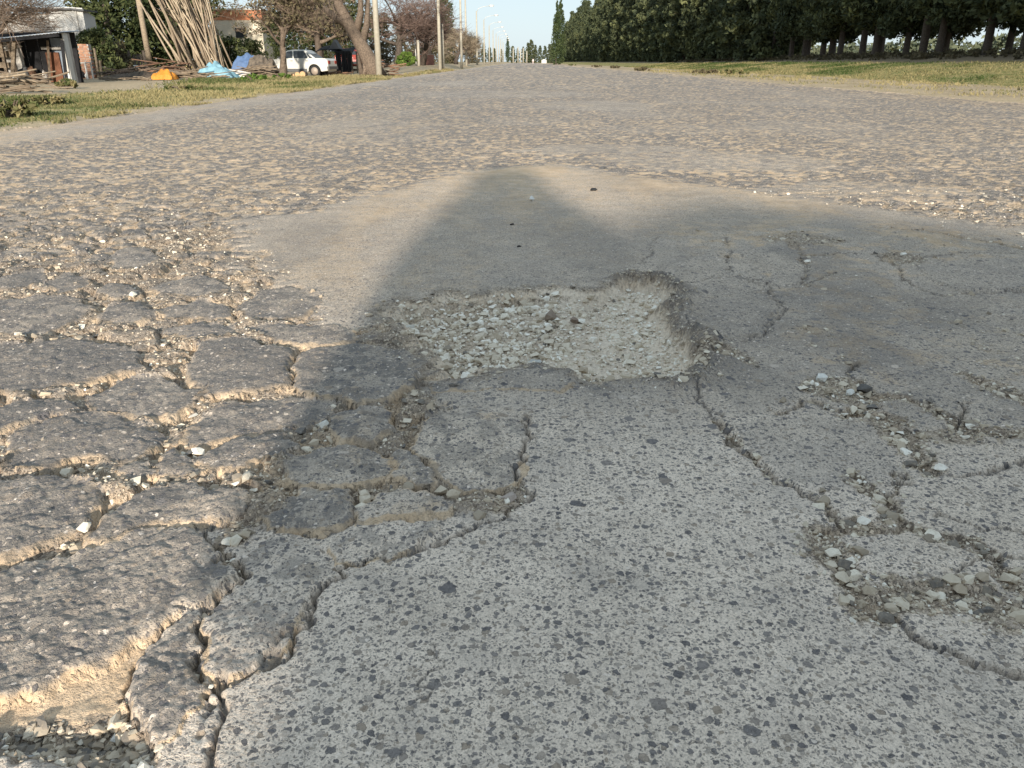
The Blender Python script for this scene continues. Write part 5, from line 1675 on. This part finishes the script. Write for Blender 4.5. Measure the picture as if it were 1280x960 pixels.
bs = thing('black_shelter', 'low shelter of black sheeting right of the white car', 'shelter', base_at(418, 52))
m = MB()
for k in range(9):
    x = -1.1 + 2.2 * k / 8
    m.add([(x, -.1, 1.25 + .14 * math.sin(k * .7)), (x, 1.8, 1.55 + .1 * math.sin(k * .9))], [])
m.f += [(2 * i, 2 * i + 2, 2 * i + 3, 2 * i + 1) for i in range(8)]
o = m.build('roof_sheet', M_BLACK, bs); s = o.modifiers.new('thick', 'SOLIDIFY'); s.thickness = .03
for k in range(3):
    m = MB()
    for i in range(7):
        x = .1 + k * .34 + .34 * i / 6
        m.add([(x, -.05 + .04 * math.sin(i * 2.2 + k), 1.3), (x, .0 + .05 * math.sin(i * 2 + k), .05)], [])
    m.f += [(2 * i, 2 * i + 1, 2 * i + 3, 2 * i + 2) for i in range(6)]
    o = m.build('hanging_sheet', M_BLACK, bs); s = o.modifiers.new('thick', 'SOLIDIFY'); s.thickness = .015
for x, y in ((-1.05, 0), (1.05, 0), (-1.05, 1.7), (1.05, 1.7)):
    MB().beam((x, y, -.05), (x, y, 1.3), .07, .07).build('post', M_WOOD, bs)
MB().add([(-.35, .3, 1.4), (.35, .3, 1.4), (0, .3, 1.95), (-.35, 1.2, 1.4), (.35, 1.2, 1.4), (0, 1.2, 1.95)], [(0, 1, 2), (3, 5, 4), (0, 2, 5, 3), (1, 4, 5, 2)]).build('ridge_hump', M_TRIM, bs)

fe = thing('brick_fence', 'low reddish wall beyond the white square post', 'wall', base_at(533, 84))
MB().box((0, 0, .45), (1.5, .2, 1.0)).build('wall', flat_mat('pinkish_brick', (.30, .15, .12), .9, 0, 5, .4), fe)
MB().box((0, 0, .98), (1.56, .26, .07)).build('coping', M_GREYWALL, fe)

fn = thing('wooden_fence', 'dark upright boards of a broken fence behind the scrap wood', 'fence', base_at(163, 52))
fr_ = random.Random(17)
for k in range(9):
    MB().box((-.85 + k * .22 + fr_.uniform(-.03, .03), 0, .6), (.15, .035, 1.15 + fr_.uniform(-.25, .3)), Matrix.Rotation(fr_.uniform(-.06, .06), 3, 'Y'), fr_.random()).build('board', M_DARKBARK, fn)
for z in (.35, .9):
    MB().box((0, .04, z), (1.95, .04, .08)).build('rail', M_DARKBARK, fn)
stick_pile('scrap_wood_pile', 'tangle of broken sticks between the white box and the fence', 'scrap wood', base_at(178, 46), 20, 1.4, (.7, .3), .5, M_TWIG, 71, (.015, .04))
stick_pile('scrap_wood_pile', 'low scatter of sticks on the dirt before the white box', 'scrap wood', G(158, 101), 16, 1.0, (1.0, .3), .12, M_WOOD, 72, (.012, .03))
stick_pile('debris_heap', 'boards and rags between the pale blue sheet and the tree', 'debris', G(300, 98), 18, 1.1, (.7, .3), .35, M_TABLE, 73, (.012, .03), 'plank')


# ------------------------------------------------------------------ people
M_SKIN = flat_mat('skin', (.42, .26, .18), .55, 0, 40, .15)
M_HAIR = flat_mat('hair', (.03, .02, .015), .6, 0, 90, .5)


def figure(label, loc, rz, top, legs, pose, phone=False, fat=1.0):
    """one continuous standing body grown over a skeleton; faces +Y"""
    f = fat
    d = .12 if pose == 'phone' else 0
    J = {'pelvis': ((0, -.02, .90), .155 * f), 'waist': ((0, 0, 1.06), .15 * f), 'chest': ((0, .0, 1.28 - d), .16 * f), 'neck': ((0, .03, 1.46 - d * .7), .058), 'skull': ((0, .07, 1.56), .088), 'crown': ((0, .06, 1.645), .088)}
    E = [('pelvis', 'waist'), ('waist', 'chest'), ('chest', 'neck'), ('neck', 'skull'), ('skull', 'crown')]
    for s, n in ((-1, 'l'), (1, 'r')):
        J['hip' + n] = ((s * .11, -.02, .86), .115 * f); J['knee' + n] = ((s * .15, .03, .48), .075); J['ank' + n] = ((s * .16, -.02, .09), .05); J['toe' + n] = ((s * .19, .15, .04), .042)
        J['sho' + n] = ((s * (.22 - d * .2), .0, 1.37 - d * 1.1), .07 * f)
        if pose == 'phone':
            J['elb' + n] = ((s * .33, .06, 1.08), .062 * f); J['wri' + n] = ((s * .15, .25, .79), .034); J['palm' + n] = ((s * .098, .315, .745), .030)
        else:
            J['elb' + n] = ((s * .28, .0, 1.08), .05); J['wri' + n] = ((s * .29, .08, .84), .032); J['palm' + n] = ((s * .29, .10, .77), .030)
        E += [('pelvis', 'hip' + n), ('hip' + n, 'knee' + n), ('knee' + n, 'ank' + n), ('ank' + n, 'toe' + n), ('chest', 'sho' + n), ('sho' + n, 'elb' + n), ('elb' + n, 'wri' + n), ('wri' + n, 'palm' + n)]
        for k in range(4):
            Lf = (.9, 1.0, .95, .75)[k]
            if pose == 'phone':
                z0 = .708 + k * .021
                a, b, c = (s * .088, .345, z0), (s * (.085 - .012 * Lf), .362, z0 + .002), (s * (.07 - .03 * Lf), .358, z0 + .003)
            else:
                y0 = .075 + k * .019
                a, b, c = (s * .29, y0, .735), (s * .288, y0 + .004, .735 - .04 * Lf), (s * .275, y0 + .006, .735 - .07 * Lf)
            J[f'f{n}{k}a'] = (a, .0095); J[f'f{n}{k}b'] = (b, .009); J[f'f{n}{k}c'] = (c, .0075)
            E += [('palm' + n, f'f{n}{k}a'), (f'f{n}{k}a', f'f{n}{k}b'), (f'f{n}{k}b', f'f{n}{k}c')]
        if pose == 'phone':
            a, b = (s * .075, .30, .775), (s * .05, .325, .79)
        else:
            a, b = (s * .275, .125, .765), (s * .265, .135, .73)
        J[f't{n}a'] = (a, .012); J[f't{n}b'] = (b, .010)
        E += [('palm' + n, f't{n}a'), (f't{n}a', f't{n}b')]
    ks = list(J)
    me = bpy.data.meshes.new('person')
    me.from_pydata([J[k][0] for k in ks], [(ks.index(a), ks.index(b)) for a, b in E], [])
    o = link('person', me)
    o.modifiers.new('skin', 'SKIN').use_smooth_shade = True
    for i, k in enumerate(ks):
        r_ = J[k][1]; me.skin_vertices[0].data[i].radius = (r_, r_ * (.78 if k in ('pelvis', 'waist', 'chest') else 1))
        me.skin_vertices[0].data[i].use_root = (i == 0)
    sb = o.modifiers.new('sub', 'SUBSURF'); sb.levels = 2; sb.render_levels = 2
    dg = bpy.context.evaluated_depsgraph_get()
    nm = bpy.data.meshes.new_from_object(o.evaluated_get(dg))
    o.modifiers.clear(); o.data = nm
    nm.name = 'person'
    for m in (top, legs, M_SKIN, M_HAIR):
        nm.materials.append(m)
    co = np.zeros(len(nm.polygons) * 3); nm.polygons.foreach_get('center', co); co = co.reshape(-1, 3)
    mi = np.zeros(len(nm.polygons), np.int32)
    mi[(co[:, 2] < .88) & (np.abs(co[:, 0]) < .25) & (co[:, 1] < .2)] = 1
    mi[(co[:, 2] > 1.47) & (np.abs(co[:, 0]) < .13)] = 2
    hand = (co[:, 1] > .255) if pose == 'phone' else ((co[:, 2] < .83) & (np.abs(co[:, 0]) > .235) & (co[:, 2] > .6))
    mi[hand] = 2
    mi[(co[:, 2] > 1.62) | ((co[:, 2] > 1.52) & (co[:, 1] < .03))] = 3
    nm.polygons.foreach_set('material_index', mi)
    tag(o, label, 'person')
    o.location = loc; o.rotation_euler = (0, 0, rz)
    MB().tube([(0, .145, 1.575), (0, .175, 1.55), (0, .155, 1.54)], [.010, .016, .008], 6).build('nose', M_SKIN, o, True)
    MB().tube([(-.028, .150, 1.512), (0, .158, 1.510), (.028, .150, 1.512)], [.004, .008, .004], 6).build('mouth', flat_mat('lip', (.35, .16, .13), .5), o, True)
    for s in (-1, 1):
        MB().tube([(s * .083, .05, 1.53), (s * .096, .05, 1.56), (s * .085, .05, 1.59)], [.010, .016, .010], 6).build('ear', M_SKIN, o, True)
        MB().tube([(s * .033, .148, 1.585), (s * .033, .154, 1.586)], [.012, .006], 8).build('eye', flat_mat('eye', (.1, .08, .07), .2), o, True)
    return o


figure('person in a pale cloak shaped to cast the shadow, holding a phone low in both hands', (-.01, -.37, -.005), 0, flat_mat('jacket_cloth', (.42, .40, .36), .85, 0, 30, .3), flat_mat('denim', (.05, .075, .13), .9, 0, 60, .3), 'phone', True, 1.0)
tag(MB().box((0, -.016, .745), (.152, .008, .074)).build('phone', flat_mat('phone_black', (.02, .02, .022), .3, 0, 5, .05)), 'black phone held sideways in both hands', 'phone')
pp = G(666.3, 80.2)
figure('tiny distant person in pale clothes at the edge of the road', (pp.x, pp.y, .0), 2.6, flat_mat('pale_shirt', (.70, .62, .58), .85, 0, 30, .1), flat_mat('pale_trousers', (.55, .45, .42), .9, 0, 60, .1), 'stand')

# unseen coat added to the person, its outline shaped to cast the shadow
co_ = bpy.data.objects['person']
m = MB(); nn = 28
secs = ((1.785, .06, .05, -.08), (1.75, .16, .12, -.08), (1.68, .215, .15, -.08), (1.58, .235, .16, -.075), (1.48, .265, .16, -.06), (1.38, .315, .17, -.05), (1.28, .375, .18, -.03), (1.18, .425, .20, -.01), (1.05, .475, .22, .0), (.90, .50, .25, .0), (.70, .495, .26, .0), (.50, .49, .27, .0), (.40, .49, .27, .0))
for z, rx, ry, cx in secs:
    m.add([(cx + rx * math.cos(a) * (1 + .03 * math.sin(7 * a) * (1.6 - z)), -.03 + ry * math.sin(a) * (1 + .04 * math.sin(9 * a) * (1.6 - z)), z) for a in np.linspace(0, 2 * math.pi, nn, endpoint=False)], [])
m.f += [(i * nn + k, i * nn + (k + 1) % nn, (i + 1) * nn + (k + 1) % nn, (i + 1) * nn + k) for i in range(len(secs) - 1) for k in range(nn)]
o = m.build('shadow_poncho', bpy.data.materials['jacket_cloth'], co_, True)  # pale cloth, so that it bounces light onto the shaded slab
s = o.modifiers.new('thick', 'SOLIDIFY'); s.thickness = .012
